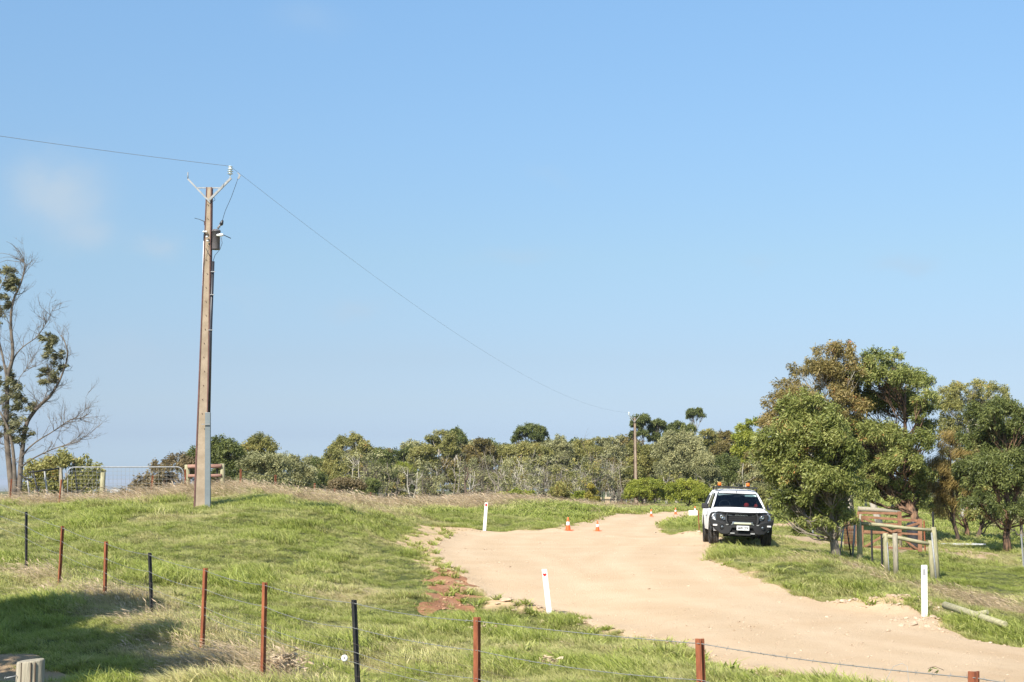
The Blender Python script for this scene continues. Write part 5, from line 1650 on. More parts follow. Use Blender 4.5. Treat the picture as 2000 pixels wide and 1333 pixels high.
# leaning wire panel left of the gate
pn, NB = frame_obj('mesh_fence', 90, 49.0, 'leaning grey pipe-railed wire panel between the half-bare tree and the mesh gate', 'fence')
def N_(px, py, dy=0.0): return W(px, py, 49.0 + dy) - NB
mb = MB(); mb.bar(N_(122, 985), N_(118, 914), .13, .10); mb.build('post', M['timber'], pn)
mb = MB(); mb.tube([N_(56, 923.5, -1.2), N_(118, 915)], .028, 8); mb.build('top_rail', M['black_steel'], pn)
for (a, b_, c, d, mt) in ((64, 919, 81, 990, 'black_steel'), (87, 920, 95, 988, 'galv'), (53, 932, 60, 988, 'galv')):
    mb = MB(); mb.tube([N_(a, b_, -.5), N_(c, d, -.5)], .03, 7); mb.build('upright', M[mt], pn)
mb = MB(); mb.tube([N_(38, 926, -.9), N_(62, 942, -1.0)], .03, 7); mb.build('brace', M['black_steel'], pn)
mb = MB()
for k in range(6): mb.tube([N_(20, 940 + 8 * k, -1.2), N_(120, 930 + 9 * k)], .004, 4, caps=False)
mb.build('wire', M['wire'], pn)

# far fence behind the bank
FF = [(470, 917, 66, 'rust'), (538, 928, 70, 'rust'), (614.5, 944, 78, 'rust'), (653.6, 955, 84, 'rust'), (691, 961, 90, 'timber'), (724, 962, 95, 'rust'), (755, 963, 100, 'black_steel'), (813.6, 967, 115, 'rust'),
      (837, 973, 120, 'rust'), (861, 976, 124, 'timber'), (881.5, 978, 128, 'rust'), (902, 976, 131, 'rust'), (925, 975, 134, 'timber'), (944, 972, 137, 'rust'), (960, 967, 139, 'rust'), (991, 957, 142, 'rust'), (1006, 957, 145, 'rust'), (1034, 961, 148, 'rust')]
F0 = on_ground(470, 66)
ffn = empty('wire_fence', F0, 0, 'long distant fence of small rusty pickets running behind the bank towards the wood', 'fence')
ft = []
for (px, py, Y, mt) in FF:
    x = WX(px, Y, 960); f = Vector((x, Y, hz(x, Y))); t = W(px, py, Y)
    if t.z - f.z < .9: t.z = f.z + 1.15
    if t.z - f.z > 1.9: t.z = f.z + 1.6
    ft.append(t)
    mb = MB()
    if mt == 'timber': mb.tube([f - F0 - Vector((0, 0, .1)), t - F0], .075, 8)
    else: star_picket(mb, f - F0 - Vector((0, 0, .1)), t - F0, w=.09, th=.02)
    mb.build('post', M[mt], ffn)
for dz in (.08, .4, .75):
    mb = MB(); mb.tube([t - F0 - Vector((0, 0, dz)) for t in ft], .006, 4, caps=False); mb.build('wire', M['wire'], ffn)
log_post('timber_post', (1019.5, 961), 1019, 144, .12, 'timber', 'pale timber post in the far fence beside the low yellow-green bush')
log_post('timber_post', (1116, 968), 1116, 140, .10, 'timber', 'slim pale timber post right of the dark broom-like shrub')
log_post('timber_post', (1143, 966), 1143, 140, .10, 'timber', 'slim pale timber post left of the golden-flowered shrub')

# stone blocks and black rails by the far wood
sx_, SY = 1172, 132.0
def stone(px0, py0, px1, py1, Y, label, cap=False):
    a, b_ = W(px0, py0, Y), W(px1, py1, Y)
    c = Vector(((a.x + b_.x) / 2, Y, hz((a.x + b_.x) / 2, Y)))
    w = b_.x - a.x; h = a.z - c.z
    root = empty('stone_pier', c, 0, label, 'stone pier')
    mb = MB(); mb.box((0, 0, h * .38), (w * .86, .5, h * .80)); mb.build('pier', M['stone'], root, bevel=.03)
    mb = MB(); mb.box((0, 0, h * .89), (w, .6, h * .22)); mb.build('capstone', M['stone'], root, bevel=.04)
stone(1166, 972, 1175, 992, SY, 'tall narrow sandstone pier at the left end of the black rails')
stone(1181, 971, 1192, 987, SY + .8, 'squat wide sandstone block behind the black rails')
yr, YB = frame_obj('yard_rails', 1205, 131.0, 'low black pipe rails with grey posts between the sandstone pier and the far power pole', 'fence')
def Y_(px, py, dy=0.0): return W(px, py, 131.0 + dy) - YB
for (y0, y1, x0, x1) in ((977, 976.5, 1172, 1222), (985, 985, 1196, 1232), (977, 978, 1222, 1236)):
    mb = MB(); mb.bar(Y_(x0, y0), Y_(x1, y1), .06, .10); mb.build('rail', M['black_rail'], yr)
for (x, y, mt, w) in ((1202.5, 973, 'timber', .11), (1221, 974, 'black_rail', .12), (1223, 974, 'galv', .08), (1232.5, 980, 'galv', .08), (1236, 979, 'black_rail', .10), (1213, 976, 'bark_dark', .10)):
    f = Y_(x, 995, -.1); t = Y_(x, y, -.1)
    mb = MB(); mb.bar(f, t, w, w); mb.build('post', M[mt], yr)

# --- guide posts -------------------------------------------------
def guide_post(top, foot, Y, wid, label, mark):
    t = W(top[0], top[1], Y); x = WX(foot[0], Y, foot[1]); f = Vector((x, Y, hz(x, Y)))
    root = empty('guide_post', f, 0, label, 'guide post', 'white roadside guide posts')
    d = t - f
    mb = MB(); mb.bar(-d * .12, d, wid, .028, roll=0)
    # keep the broad face towards the road
    mb.v = []; mb.f = []; mb.sm = []
    vs = []
    for k in (-.12, .98, 1.0):
        p = d * k; s = 1 if k < 1 else .9
        vs += [p + Vector((-wid / 2 * s, -.014, 0)), p + Vector((wid / 2 * s, -.014, 0)), p + Vector((wid / 2 * s, .014, 0)), p + Vector((-wid / 2 * s, .014, 0))]
    mb.add(vs, [(3, 2, 1, 0), (8, 9, 10, 11)] + [(4 * a + k, 4 * a + (k + 1) % 4, 4 * a + 4 + (k + 1) % 4, 4 * a + 4 + k) for a in range(2) for k in range(4)])
    mb.build('post', M['white_paint'], root, bevel=.004)
    H = d.length
    c = d * (1 - .10 / H) + Vector((0, -.018, 0))
    mb = MB()
    if mark == 'heart':
        pl = []
        for k in range(24):
            a_ = 2 * math.pi * k / 24
            pl.append((.0021 * 16 * math.sin(a_) ** 3, .0021 * (13 * math.cos(a_) - 5 * math.cos(2 * a_) - 2 * math.cos(3 * a_) - math.cos(4 * a_))))
        mb.prism([(c.x + p[0] - .005, c.z + p[1]) for p in pl][::-1], 1, c.y - .003, c.y + .003); m_ = M['red_refl']
    elif mark == 'red':
        mb.box(c + Vector((0, 0, .01)), (.07, .008, .10)); m_ = M['red_refl']
    else:
        mb.box(c - Vector((.006, 0, .02)), (.042, .008, .105)); m_ = M['grey_refl']
    mb.build('reflector', m_, root)
    return root
guide_post((950, 982), (946, 1031), 54, .12, 'farthest white guide post, leaning right, on the grass verge above the bend', 'red')
guide_post((1063, 1112), (1073, 1212), 26.3, .098, 'leaning white guide post with a red heart-shaped reflector on the near edge of the road', 'heart')
guide_post((1805, 1104), (1806, 1214), 25.0, .103, 'upright white guide post with a small grey reflector on the right edge of the road', 'grey')

# --- traffic cones ----------------------------------------------
def cone(px, py, H, label):
    x, y = ground_hit(px, py)
    z = hz(x, y) + .014
    root = empty('traffic_cone', (x, y, z), random.uniform(0, 1.5), label, 'traffic cone', 'orange traffic cones along the road')
    w = H * .62
    mb = MB(); mb.box((0, 0, H * .025), (w, w, H * .05)); mb.lathe([(w * .40, H * .05), (w * .34, H * .07)], 24); mb.build('base', M['orange'], root, bevel=H * .01)
    def rad_(z_): return w * .33 * (1 - z_ / H) + H * .045 * (z_ / H) + .004
    mb = MB(); mb.lathe([(rad_(H * .06), H * .055), (rad_(H * .40), H * .40)], 24); mb.lathe([(rad_(H * .66), H * .66), (rad_(H * .97), H * .97), (rad_(H) * .8, H), (0, H)], 24); mb.build('cone_body', M['orange'], root)
    mb = MB(); mb.lathe([(rad_(H * .40), H * .40), (rad_(H * .40) + .003, H * .405), (rad_(H * .66) + .003, H * .655), (rad_(H * .66), H * .66)], 24); mb.build('reflective_band', M['cone_white'], root)
cone(1109.5, 1037.5, .50, 'largest orange cone, at the left edge of the road bend')
cone(1167, 1038.5, .40, 'orange cone standing out on the road to the right of the largest cone')
cone(1272, 1010, .40, 'orange cone on the far left road edge, third from the left')
cone(1319.5, 1005.5, .40, 'orange cone on the far road left of the small white sign')
cone(1357.5, 1003, .44, 'farthest orange cone, its top showing above the small white sign')

# --- small sign ---------------------------------------------------
xs_, ys_ = ground_hit(1366.5, 1046)
sg = empty('sign', (xs_, ys_, hz(xs_, ys_)), 0, 'small white rectangular sign with faint grey print on a rusty post left of the ute', 'sign')
SGB = Vector(sg.location)
def SG(px, py, dy=0.0): return W(px, py, ys_ + dy) - SGB
mb = MB(); mb.bar(SG(1366.3, 1049), SG(1363.6, 997), .035, .03); mb.build('post', M['rust'], sg)
mb = MB()
a, b_ = SG(1345, 997.3, -.02), SG(1362.5, 1007, -.02)
mb.box((a + b_) / 2, (abs(b_.x - a.x), .006, abs(a.z - b_.z))); mb.build('panel', M['white_paint'], sg, bevel=.002, seg=1)
mb = MB()
for (x0, x1, y) in ((1351.5, 1353, 999.5), (1354, 1358, 999.3), (1349, 1359.5, 1003.5)):
    p0, p1 = SG(x0, y, -.026), SG(x1, y, -.026); mb.box((p0 + p1) / 2, (abs(p1.x - p0.x), .003, .014))
mb.build('print', M['grey_refl'], sg)

# --- right-hand yard ----------------------------------------------
# big H frame
fr, RB = frame_obj('rail_frame', 1750, 38.5, 'larger green-grey log frame with a long top rail behind the guide post', 'fence')
def R_1(px, py, dy=0.0): return W(px, py, 38.5 + dy) - RB
log_post('post', (1677.5, 1018), 1678, 38.5, .07, 'treated', None, parent=fr, B=RB)
log_post('post', (1823, 1030), 1828, 38.5, .07, 'treated', None, parent=fr, B=RB)
mb = MB(); mb.tube([R_1(1682, 1023), R_1(1720, 1026), R_1(1770, 1032), R_1(1820, 1036)], [.05, .048, .045, .045], 12); mb.build('rail', M['treated_x'], fr)
f2, RB2 = frame_obj('rail_frame', 1775, 36.2, 'smaller log frame with a short rail in front of the larger log frame', 'fence')
def R_2(px, py, dy=0.0): return W(px, py, 36.2 + dy) - RB2
log_post('post', (1729.5, 1042), 1729, 36.2, .062, 'treated', None, parent=f2, B=RB2)
log_post('post', (1748, 1042), 1747, 35.4, .064, 'timber', None, parent=f2, B=RB2)
log_post('post', (1817, 1056), 1819, 36.2, .064, 'treated', None, parent=f2, B=RB2)
mb = MB(); mb.tube([R_2(1724, 1047), R_2(1750, 1050), R_2(1785, 1057), R_2(1815, 1063)], [.055, .052, .05, .048], 12); mb.build('rail', M['treated_x'], f2)
mb = MB(); mb.tube([R_2(1819.5, 1041, -.25), R_2(1830, 1150, -.4)], .022, 8); mb.build('brace_pipe', M['galv'], f2)
mb = MB(); mb.tube([R_2(1733, 1060, -.1), R_2(1738, 1140, -.2)], .012, 6); mb.build('brace_rod', M['galv'], f2)
picket((1702.5, 1035), 1701.5, 38.0, 'black_steel', 'black picket under the left end of the larger log frame rail')
picket((1722, 1043), 1720.5, 37.2, 'black_steel', 'black picket just left of the smaller log frame')
picket((1822, 1000), 1822, 41, 'black_steel', 'dark picket rising above the right end of the larger log frame')
picket((1805, 1017), 1805, 50, 'rust', 'rusty picket behind the right side of the red timber gate')
picket((1995, 1044), 1996, 46, 'galv', 'bright galvanised picket at the right edge of the paddock')
picket((1586.5, 1022), 1587, 53, 'galv', 'thin pale picket standing in the grass left of the young gum trunk')
# leaning pipes and red netting at the left end
wp, WB = frame_obj('mesh_fence', 1660, 40.5, 'leaning panel of rusty mesh and grey pipes beside the young gum trunk', 'fence')
def W_(px, py, dy=0.0): return W(px, py, 40.5 + dy) - WB
for (a, b_, c, d, mt, r) in ((1653, 1026, 1662, 1085, 'black_steel', .02), (1670, 1020, 1665, 1092, 'galv', .03), (1648, 1028, 1641, 1080, 'galv', .022), (1640, 1030, 1646, 1078, 'galv', .012)):
    mb = MB(); mb.tube([W_(a, b_), W_(c, d)], r, 7); mb.build('pipe', M[mt], wp)
mb = MB()
for k in range(12):
    x = 1650 + k * 1.9; mb.tube([W_(x, 1024), W_(x - 1, 1078)], .005, 4, caps=False)
for k in range(10):
    y = 1026 + k * 5.2; mb.tube([W_(1648, y), W_(1672, y + 1)], .005, 4, caps=False)
mb.build('mesh_infill', M['rust'], wp)
# red timber gates
def red_gate(x0, x1, yt0, yt1, yb0, yb1, Y, label, diag=True, ymids=()):
    xm = (x0 + x1) / 2
    b = on_ground(xm, Y); root = empty('timber_gate', b, 0, label, 'gate')
    def Q(px, py, dy=0.0): return W(px, py, Y + dy) - b
    th = .07
    def bar_(n_, p, q, w, d=.035):
        mb = MB(); mb.bar(p, q, d, w) if False else mb.add(*_plank(p, q, w, d)); return mb.build(n_, M['gate_red'], root, bevel=.004, seg=1)
    bar_('rail', Q(x0, yt0), Q(x1, yt1), th * 1.2)
    bar_('rail', Q(x0, yb0), Q(x1, yb1), th)
    for m_ in ymids:
        bar_('rail', Q(x0, yt0 + (yb0 - yt0) * m_), Q(x1, yt1 + (yb1 - yt1) * m_), th * .95)
    bar_('stile', Q(x0, yt0 - 2, -.04), Q(x0, yb0 + 3, -.04), .08); bar_('stile', Q(x1, yt1 - 4, -.04), Q(x1, yb1 + 5, -.04), .14)
    if diag:
        xm = x0 + (x1 - x0) * .52
        ymid = yt0 + (yb0 - yt0) * .5
        bar_('brace', Q(x0 + 2, yt0 + 2, -.08), Q(xm, ymid, -.08), .08); bar_('brace', Q(xm, ymid, -.08), Q(x1 - 2, yt1 + 4, -.08), .08)
        bar_('brace', Q(x0 + 6, yb0, -.08), Q(xm - 8, ymid + 2, -.08), .07); bar_('brace', Q(xm + 8, ymid + 4, -.08), Q(x1 - 6, yb1, -.08), .07)
    return root
def _plank(p, q, w, d):
    """flat plank whose broad side faces the viewer side (-y)"""
    p, q = Vector(p), Vector(q); t = (q - p).normalized()
    n = Vector((0, 1, 0)); n = (n - t * n.dot(t)).normalized(); s = t.cross(n).normalized()
    vs = []
    for c in (p, q):
        vs += [c - s * w / 2 - n * d / 2, c + s * w / 2 - n * d / 2, c + s * w / 2 + n * d / 2, c - s * w / 2 + n * d / 2]
    return vs, [(3, 2, 1, 0), (4, 5, 6, 7), (0, 1, 5, 4), (1, 2, 6, 5), (2, 3, 7, 6), (3, 0, 4, 7)]
red_gate(1684, 1797, 1010, 1018, 1068, 1073, 48.0, 'front red-oxide timber gate with crossed braces behind the log frames', True, (.48,))
red_gate(1676, 1757, 1002, 1003.5, 1040, 1042, 51.0, 'rear red-oxide timber gate partly hidden by the front red gate', False, (.55,))
rg, QB = frame_obj('slat_panel', 1661, 45.5, 'short upright red-slatted panel left of the red timber gates', 'fence')
for k in range(7):
    x = 1650 + k * 3.6
    mb = MB(); mb.add(*_plank(W(x, 1008 + (6 - k) * .8, 45.5) - QB, W(x, 1062 + k * .8, 45.5) - QB, .032, .02)); mb.build('slat', M['gate_red'], rg)
for y in (1011, 1035, 1060):
    mb = MB(); mb.add(*_plank(W(1648, y, 45.54) - QB, W(1674, y, 45.54) - QB, .05, .02)); mb.build('rail', M['gate_red'], rg)
def lying_log(name, pts, r, mt, label):
    mb = MB(); c = Vector(pts[0]); mb.tube([Vector(p) - c for p in pts], r, 12)
    o = mb.build(name, M[mt], None, bevel=.003, seg=1); o.location = c
    return tag(o, label, 'log', 'pale logs lying in the verge')
tl = MB(); cB = W(1676, 994, 53)
tl.tube([W(1676, 994, 53) - cB, W(1715, 996.5, 53) - cB, W(1758, 1001, 53) - cB], [.085, .08, .06], 12)
ov = empty('yard_rail', (cB.x, 53, hz(cB.x, 53)), 0, 'grey log rail on posts above the rear red timber gate', 'fence')
o = tl.build('rail', M['timber'], ov); o.location = cB - Vector(ov.location)
for px in (1679, 1756):
    x = WX(px, 53.1); f = Vector((x, 53.12, hz(x, 53.1))); mb = MB(); mb.tube([f - Vector(ov.location), W(px, 995 if px < 1700 else 1001, 53.12) - Vector(ov.location)], .07, 10); mb.build('post', M['timber'], ov)
def gp(px, py, up=.06):
    x, y = ground_hit(px, py); return Vector((x, y, hz(x, y) + up))
lying_log('log', [gp(1847, 1214, .24), gp(1847, 1214, .24).lerp(gp(1964, 1246, .18), .5), gp(1964, 1246, .18)], [.068, .062, .052], 'treated_x', 'long pale stripped log lying at the road edge right of the guide post')
lying_log('log', [gp(1895, 1221, .2), gp(1930, 1227, .26)], [.04, .042], 'treated_x', 'short pale log end poking out of the grass behind the long log')
a_ = gp(1842, 1066, .02); sl = MB(); sl.box((0, 0, .02), (1.5, .9, .05), (0, 0, .2)); o = sl.build('concrete_slab', M['slab'], None, bevel=.01); o.location = a_ + Vector((.9, .3, 0)); tag(o, 'pale grey flat slab lying in the shade of the paddock trees', 'slab')
# black drum added to stand for trunk shadow and dark clutter behind the gate
for (px, py0, py1, wpx, lab) in ((1782, 1020, 1058, 26, 'large black drum shape standing for trunk shadow and dark clutter behind the red gates'),):
    Y = 54.0; x = WX(px, Y); f = Vector((x, Y, hz(x, Y))); w = wpx * Y / FPX; t = W(px, py0, Y)
    h = t.z - f.z
    o = empty('shadow_drum', f, 0, lab, 'shadow_drum')
    mb = MB(); mb.lathe([(0, 0), (w * .5, 0), (w * .52, h * .1), (w * .5, h * .5), (w * .52, h * .9), (w * .45, h * .97), (0, h)], 24); mb.build('shadow_drum_body', M['black_pvc'], o)
    mb = MB(); mb.lathe([(w * .2, h * .97), (w * .2, h * 1.03), (0, h * 1.04)], 16); mb.build('shadow_drum_top', M['black_pvc'], o)
# rubble heap behind the ute
g_ = np.random.default_rng(61)
for k in range(13):
    px = 1512 + k * 5.6 + g_.uniform(-2, 2); x, y = ground_hit(px, 1032 + g_.uniform(-3, 3)); s = g_.uniform(.16, .34)
    o = pebble(70 + k, M['rock'] if k % 3 else M['stone']); COL.objects.link(o); o.name = 'rock'
    o.scale = (s * 1.3, s, s * .8); o.location = (x, y, hz(x, y) + s * .3); o.rotation_euler = (0, 0, g_.uniform(0, 6))
    tag(o, 'reddish rubble rock in the heap behind the right side of the ute' if k % 3 else 'pale sandstone rock in the rubble heap behind the right side of the ute', 'rock', 'rubble rocks behind the ute')
# litter of dry leaves caught in the grass
def leaf_litter(px, py, w, n, label, seed, up=.05):
    g = np.random.default_rng(seed); x, y = ground_hit(px, py); z = hz(x, y)
    k = y / FPX
    c = np.stack([g.normal(size=n) * w * k * .5, g.normal(size=n) * w * k * .35, np.abs(g.normal(size=n)) * .07 + up], -1)
    o = leaf_cloud('dry_leaf_heap', c, np.full((n, 3), .02), np.full(n, 3), .10, .022, M['dry_leaf'], None, g, droop=.1, wind=.9)
    o.location = (x, y, z); tag(o, label, 'dry leaves')
leaf_litter(940, 1243, 30, 55, 'heap of curled pale dry leaves around the foot of the rusty picket near the centre', 1)
leaf_litter(1078, 1312, 18, 60, 'small heap of curled pale dry leaves in the grass at bottom centre', 2)
leaf_litter(560, 1330, 42, 120, 'broad heap of long dry leaves right of the rusty picket at the bottom', 3, .12)
leaf_litter(100, 1166, 14, 10, 'few dry leaves hooked low on a rusty picket at left', 4)
# far sheds on the plain
for k, (px, Y, w, lab) in enumerate(((178, 520, 2.4, 'tiny white shed on the far plain seen through the left part of the mesh gate'), (225, 900, 6.0, 'tiny long white shed on the far plain left of the brownish bush'), (100, 380, 3.0, 'tiny cream shed on the far plain left of the mesh gate'))):
    x = WX(px, Y); z = hz(x, Y)
    o = empty('shed', (x, Y, z), .3, lab, 'shed')
    mb = MB(); mb.box((0, 0, 1.2), (w, 3, 2.4)); mb.build('wall', M['slab'], o)
    mb = MB(); mb.prism([(-w / 2 - .2, 2.4), (w / 2 + .2, 2.4), (0, 3.3)], 1, -1.7, 1.7); mb.build('roof', M['galv'], o)
# ---------------------------------------------------------------- the ute
def gloss(name, c, rough=.3, coat=.0, metal=0.0, spec=.5):
    m, n, l, b = new_mat(name)
    b.inputs['Base Color'].default_value = (*c, 1); b.inputs['Roughness'].default_value = rough
    b.inputs['Coat Weight'].default_value = coat; b.inputs['Coat Roughness'].default_value = .08
    b.inputs['Metallic'].default_value = metal; b.inputs['Specular IOR Level'].default_value = spec
    no = n.new('ShaderNodeTexNoise'); no.inputs['Scale'].default_value = 3.0; no.inputs['Detail'].default_value = 5
    tc = n.new('ShaderNodeTexCoord'); l.new(tc.outputs['Object'], no.inputs['Vector'])
    mr = n.new('ShaderNodeMapRange'); mr.inputs['To Min'].default_value = rough * .8; mr.inputs['To Max'].default_value = min(1, rough * 1.35)
    l.new(no.outputs['Fac'], mr.inputs['Value']); l.new(mr.outputs[0], b.inputs['Roughness'])
    return m
M['car_white'] = gloss('car_white', (.84, .84, .82), .5, .05, spec=.25)
M['bar_black'] = gloss('bar_charcoal', (.022, .022, .022), .6, spec=.3)
M['trim_black'] = gloss('trim_black', (.018, .018, .019), .55)
M['deep_black'] = gloss('deep_black', (.006, .006, .006), .8)
M['chrome'] = gloss('chrome', (.75, .76, .78), .18, 0, 1.0)
M['alloy'] = gloss('alloy', (.35, .36, .37), .35, 0, .9)
M['lens'] = gloss('lens', (.10, .12, .14), .28, .15, .2)
M['led'] = gloss('led_lens', (.62, .62, .42), .25, .3)
M['beacon'] = gloss('beacon_amber', (.90, .17, .01), .2, .5)
M['amber'] = gloss('indicator', (.7, .68, .66), .2, .4)
M['seat'] = gloss('seat_cloth', (.02, .02, .022), .9)
M['red_cloth'] = gloss('red_cloth', (.60, .03, .02), .8)
M['plate'] = gloss('plate_white', (.82, .82, .80), .4)
M['plate_ink'] = gloss('plate_ink', (.04, .04, .045), .5)
M['paper'] = gloss('visor_paper', (.45, .55, .52), .7)
_m, _nn, _l, _b = new_mat('tyre'); _b.inputs['Base Color'].default_value = (.045, .04, .036, 1); _b.inputs['Roughness'].default_value = .9
_t = _nn.new('ShaderNodeTexNoise'); _t.inputs['Scale'].default_value = 6; _r = _nn.new('ShaderNodeValToRGB'); _r.color_ramp.elements[0].color = (.03, .028, .026, 1); _r.color_ramp.elements[1].color = (.09, .078, .065, 1); _r.color_ramp.elements[0].position = .4; _r.color_ramp.elements[1].position = .75
_l.new(_t.outputs['Fac'], _r.inputs[0]); _l.new(_r.outputs[0], _b.inputs['Base Color']); M['tyre'] = _m
_m, _nn, _l, _b = new_mat('windscreen_glass')
_g = _nn.new('ShaderNodeBsdfGlossy'); _g.inputs['Roughness'].default_value = .02; _g.inputs['Color'].default_value = (1, 1, 1, 1)
_tr = _nn.new('ShaderNodeBsdfTransparent'); _tr.inputs['Color'].default_value = (.42, .50, .52, 1)
_f = _nn.new('ShaderNodeFresnel'); _f.inputs['IOR'].default_value = 1.5
_x = _nn.new('ShaderNodeMixShader'); _l.new(_f.outputs[0], _x.inputs[0]); _l.new(_tr.outputs[0], _x.inputs[1]); _l.new(_g.outputs[0], _x.inputs[2]); _l.new(_x.outputs[0], _nn['Material Output'].inputs['Surface'])
M['glass'] = _m

fx, fy = 6.88, 42.9                       # middle of the front bar on the ground
YAW = -.075
ca, sa = math.cos(YAW), math.sin(YAW)
def car_xy(lx, ly): return (ox + ca * lx - sa * ly, oy + sa * lx + ca * ly)
ox, oy = fx - (-sa * -2.62), fy - (ca * -2.62)
wh = {}
for lx in (-.79, .79):
    for ly in (-1.65, 1.45):
        X_, Y_2 = car_xy(lx, ly); wh[(lx, ly)] = hz(X_, Y_2)
zl = (wh[(-.79, -1.65)] + wh[(-.79, 1.45)]) / 2; zr = (wh[(.79, -1.65)] + wh[(.79, 1.45)]) / 2
zf = (wh[(-.79, -1.65)] + wh[(.79, -1.65)]) / 2; zb = (wh[(-.79, 1.45)] + wh[(.79, 1.45)]) / 2
ROLL = min(max(math.atan2(zl - zr, 1.58), .02), .06); PIT = math.atan2(zb - zf, 3.1)
car = empty('ute', (ox, oy, (zf * 1.45 + zb * 1.65) / 3.1 - .005), 0, 'white dual-cab ute with charcoal bull bar and amber beacons parked on the verge', 'ute')
car.rotation_euler = (PIT, ROLL, YAW)
print('CAR', ROLL, PIT, wh)

def arch(y):
    z = .46
    for yc in (-1.65, 1.45):
        d = abs(y - yc)
        if d < .50: z = max(z, .40 + math.sqrt(max(.50 ** 2 - d * d, 0)) * .95)
    return min(z, .88)
stn = sorted(set([-2.32, -2.28, -2.2, -2.15, -2.05, -1.95, -1.85, -1.75, -1.65, -1.55, -1.45, -1.35, -1.25, -1.15, -1.05, -.9, -.5, 0, .5, .9, .95, 1.05, 1.15, 1.25, 1.35, 1.45, 1.55, 1.65, 1.75, 1.85, 1.95, 2.1, 2.4, 2.56]))
def sect(y):
    t = np.interp
    belt = t(y, [-2.32, -2.2, -1.9, -1.05, 0, 2.56], [.92, .98, 1.03, 1.09, 1.12, 1.14])
    hm = t(y, [-2.32, -2.2, -2.0, -1.6, 2.2, 2.56], [.74, .84, .90, .93, .93, .90])
    zc = t(y, [-2.32, -2.2, -1.9, -1.5, -1.0, -.9, 2.56], [.99, 1.05, 1.11, 1.145, 1.175, 1.15, 1.15])
    a = arch(y)
    pts = [(hm * .97, a), (hm, max(a + .02, .62)), (hm * 1.0, max(a + .05, .80)), (hm * .985, belt - .10), (hm * .955, belt - .02), (hm * .90, belt + .015), (hm * .80, (belt + zc) / 2 + .015), (hm * .76, zc - .012), (hm * .45, zc + .004), (0, zc + .008)]
    ring = [Vector((-x, y, z)) for x, z in pts] + [Vector((x, y, z)) for x, z in pts[::-1][1:]]
    return ring
mb = MB(); mb.loft([sect(y) for y in stn], close=False, caps=True); body = mb.build('body', M['car_white'], car)
mb = MB(); mb.box((0, .1, .62), (1.30, 4.7, .42)); mb.box((0, -1.6, .34), (1.0, .16, .10)); mb.box((.25, -1.9, .40), (.3, .5, .12)); mb.build('underbody', M['deep_black'], car)
# bonnet shut lines
mb = MB()
for s in (-1, 1): mb.tube([(s * .80, -2.2, 1.045), (s * .80, -1.9, 1.085), (s * .775, -1.0, 1.15)], .006, 5)
mb.tube([(-.70, -2.30, 1.0), (0, -2.33, 1.005), (.70, -2.30, 1.0)], .008, 5); mb.build('bonnet_gap', M['trim_black'], body)
# cab ---------------------------------------------------------------
def quad_panel(pts, th, n=(0, -1, 0)):
    n = Vector(n).normalized() * th
    vs = [Vector(p) for p in pts] + [Vector(p) + n for p in pts]; k = len(pts)
    return vs, [tuple(range(k - 1, -1, -1)), tuple(range(k, 2 * k))] + [(i, (i + 1) % k, k + (i + 1) % k, k + i) for i in range(k)]
A0, A1 = (.76, -1.02, 1.16), (.60, -.36, 1.60)       # windscreen corners, foot and head
rings = []
for (y, hw, z, zs) in ((-.40, .60, 1.60, 1.585), (-.30, .63, 1.665, 1.61), (-.1, .65, 1.72, 1.64), (.4, .66, 1.75, 1.66), (1.2, .655, 1.755, 1.66), (2.2, .64, 1.74, 1.64), (2.5, .60, 1.70, 1.6)):
    pts = [(hw + .03, zs - .03), (hw + .01, zs), (hw * .93, z - .035), (hw * .72, z - .01), (hw * .35, z), (0, z + .003)]
    rings.append([Vector((-x, y, zz)) for x, zz in pts] + [Vector((x, y, zz)) for x, zz in pts[::-1][1:]])
mb = MB(); mb.loft(rings, close=False, caps=False)
rings_b = [[v - Vector((0, 0, .04)) for v in r] for r in rings]
mb.loft(rings_b, close=False, caps=False)
for i in range(len(rings[0]) - 1): mb.add([rings[0][i], rings[0][i + 1], rings_b[0][i + 1], rings_b[0][i]], [(0, 1, 2, 3)])
mb.build('roof', M['car_white'], car)
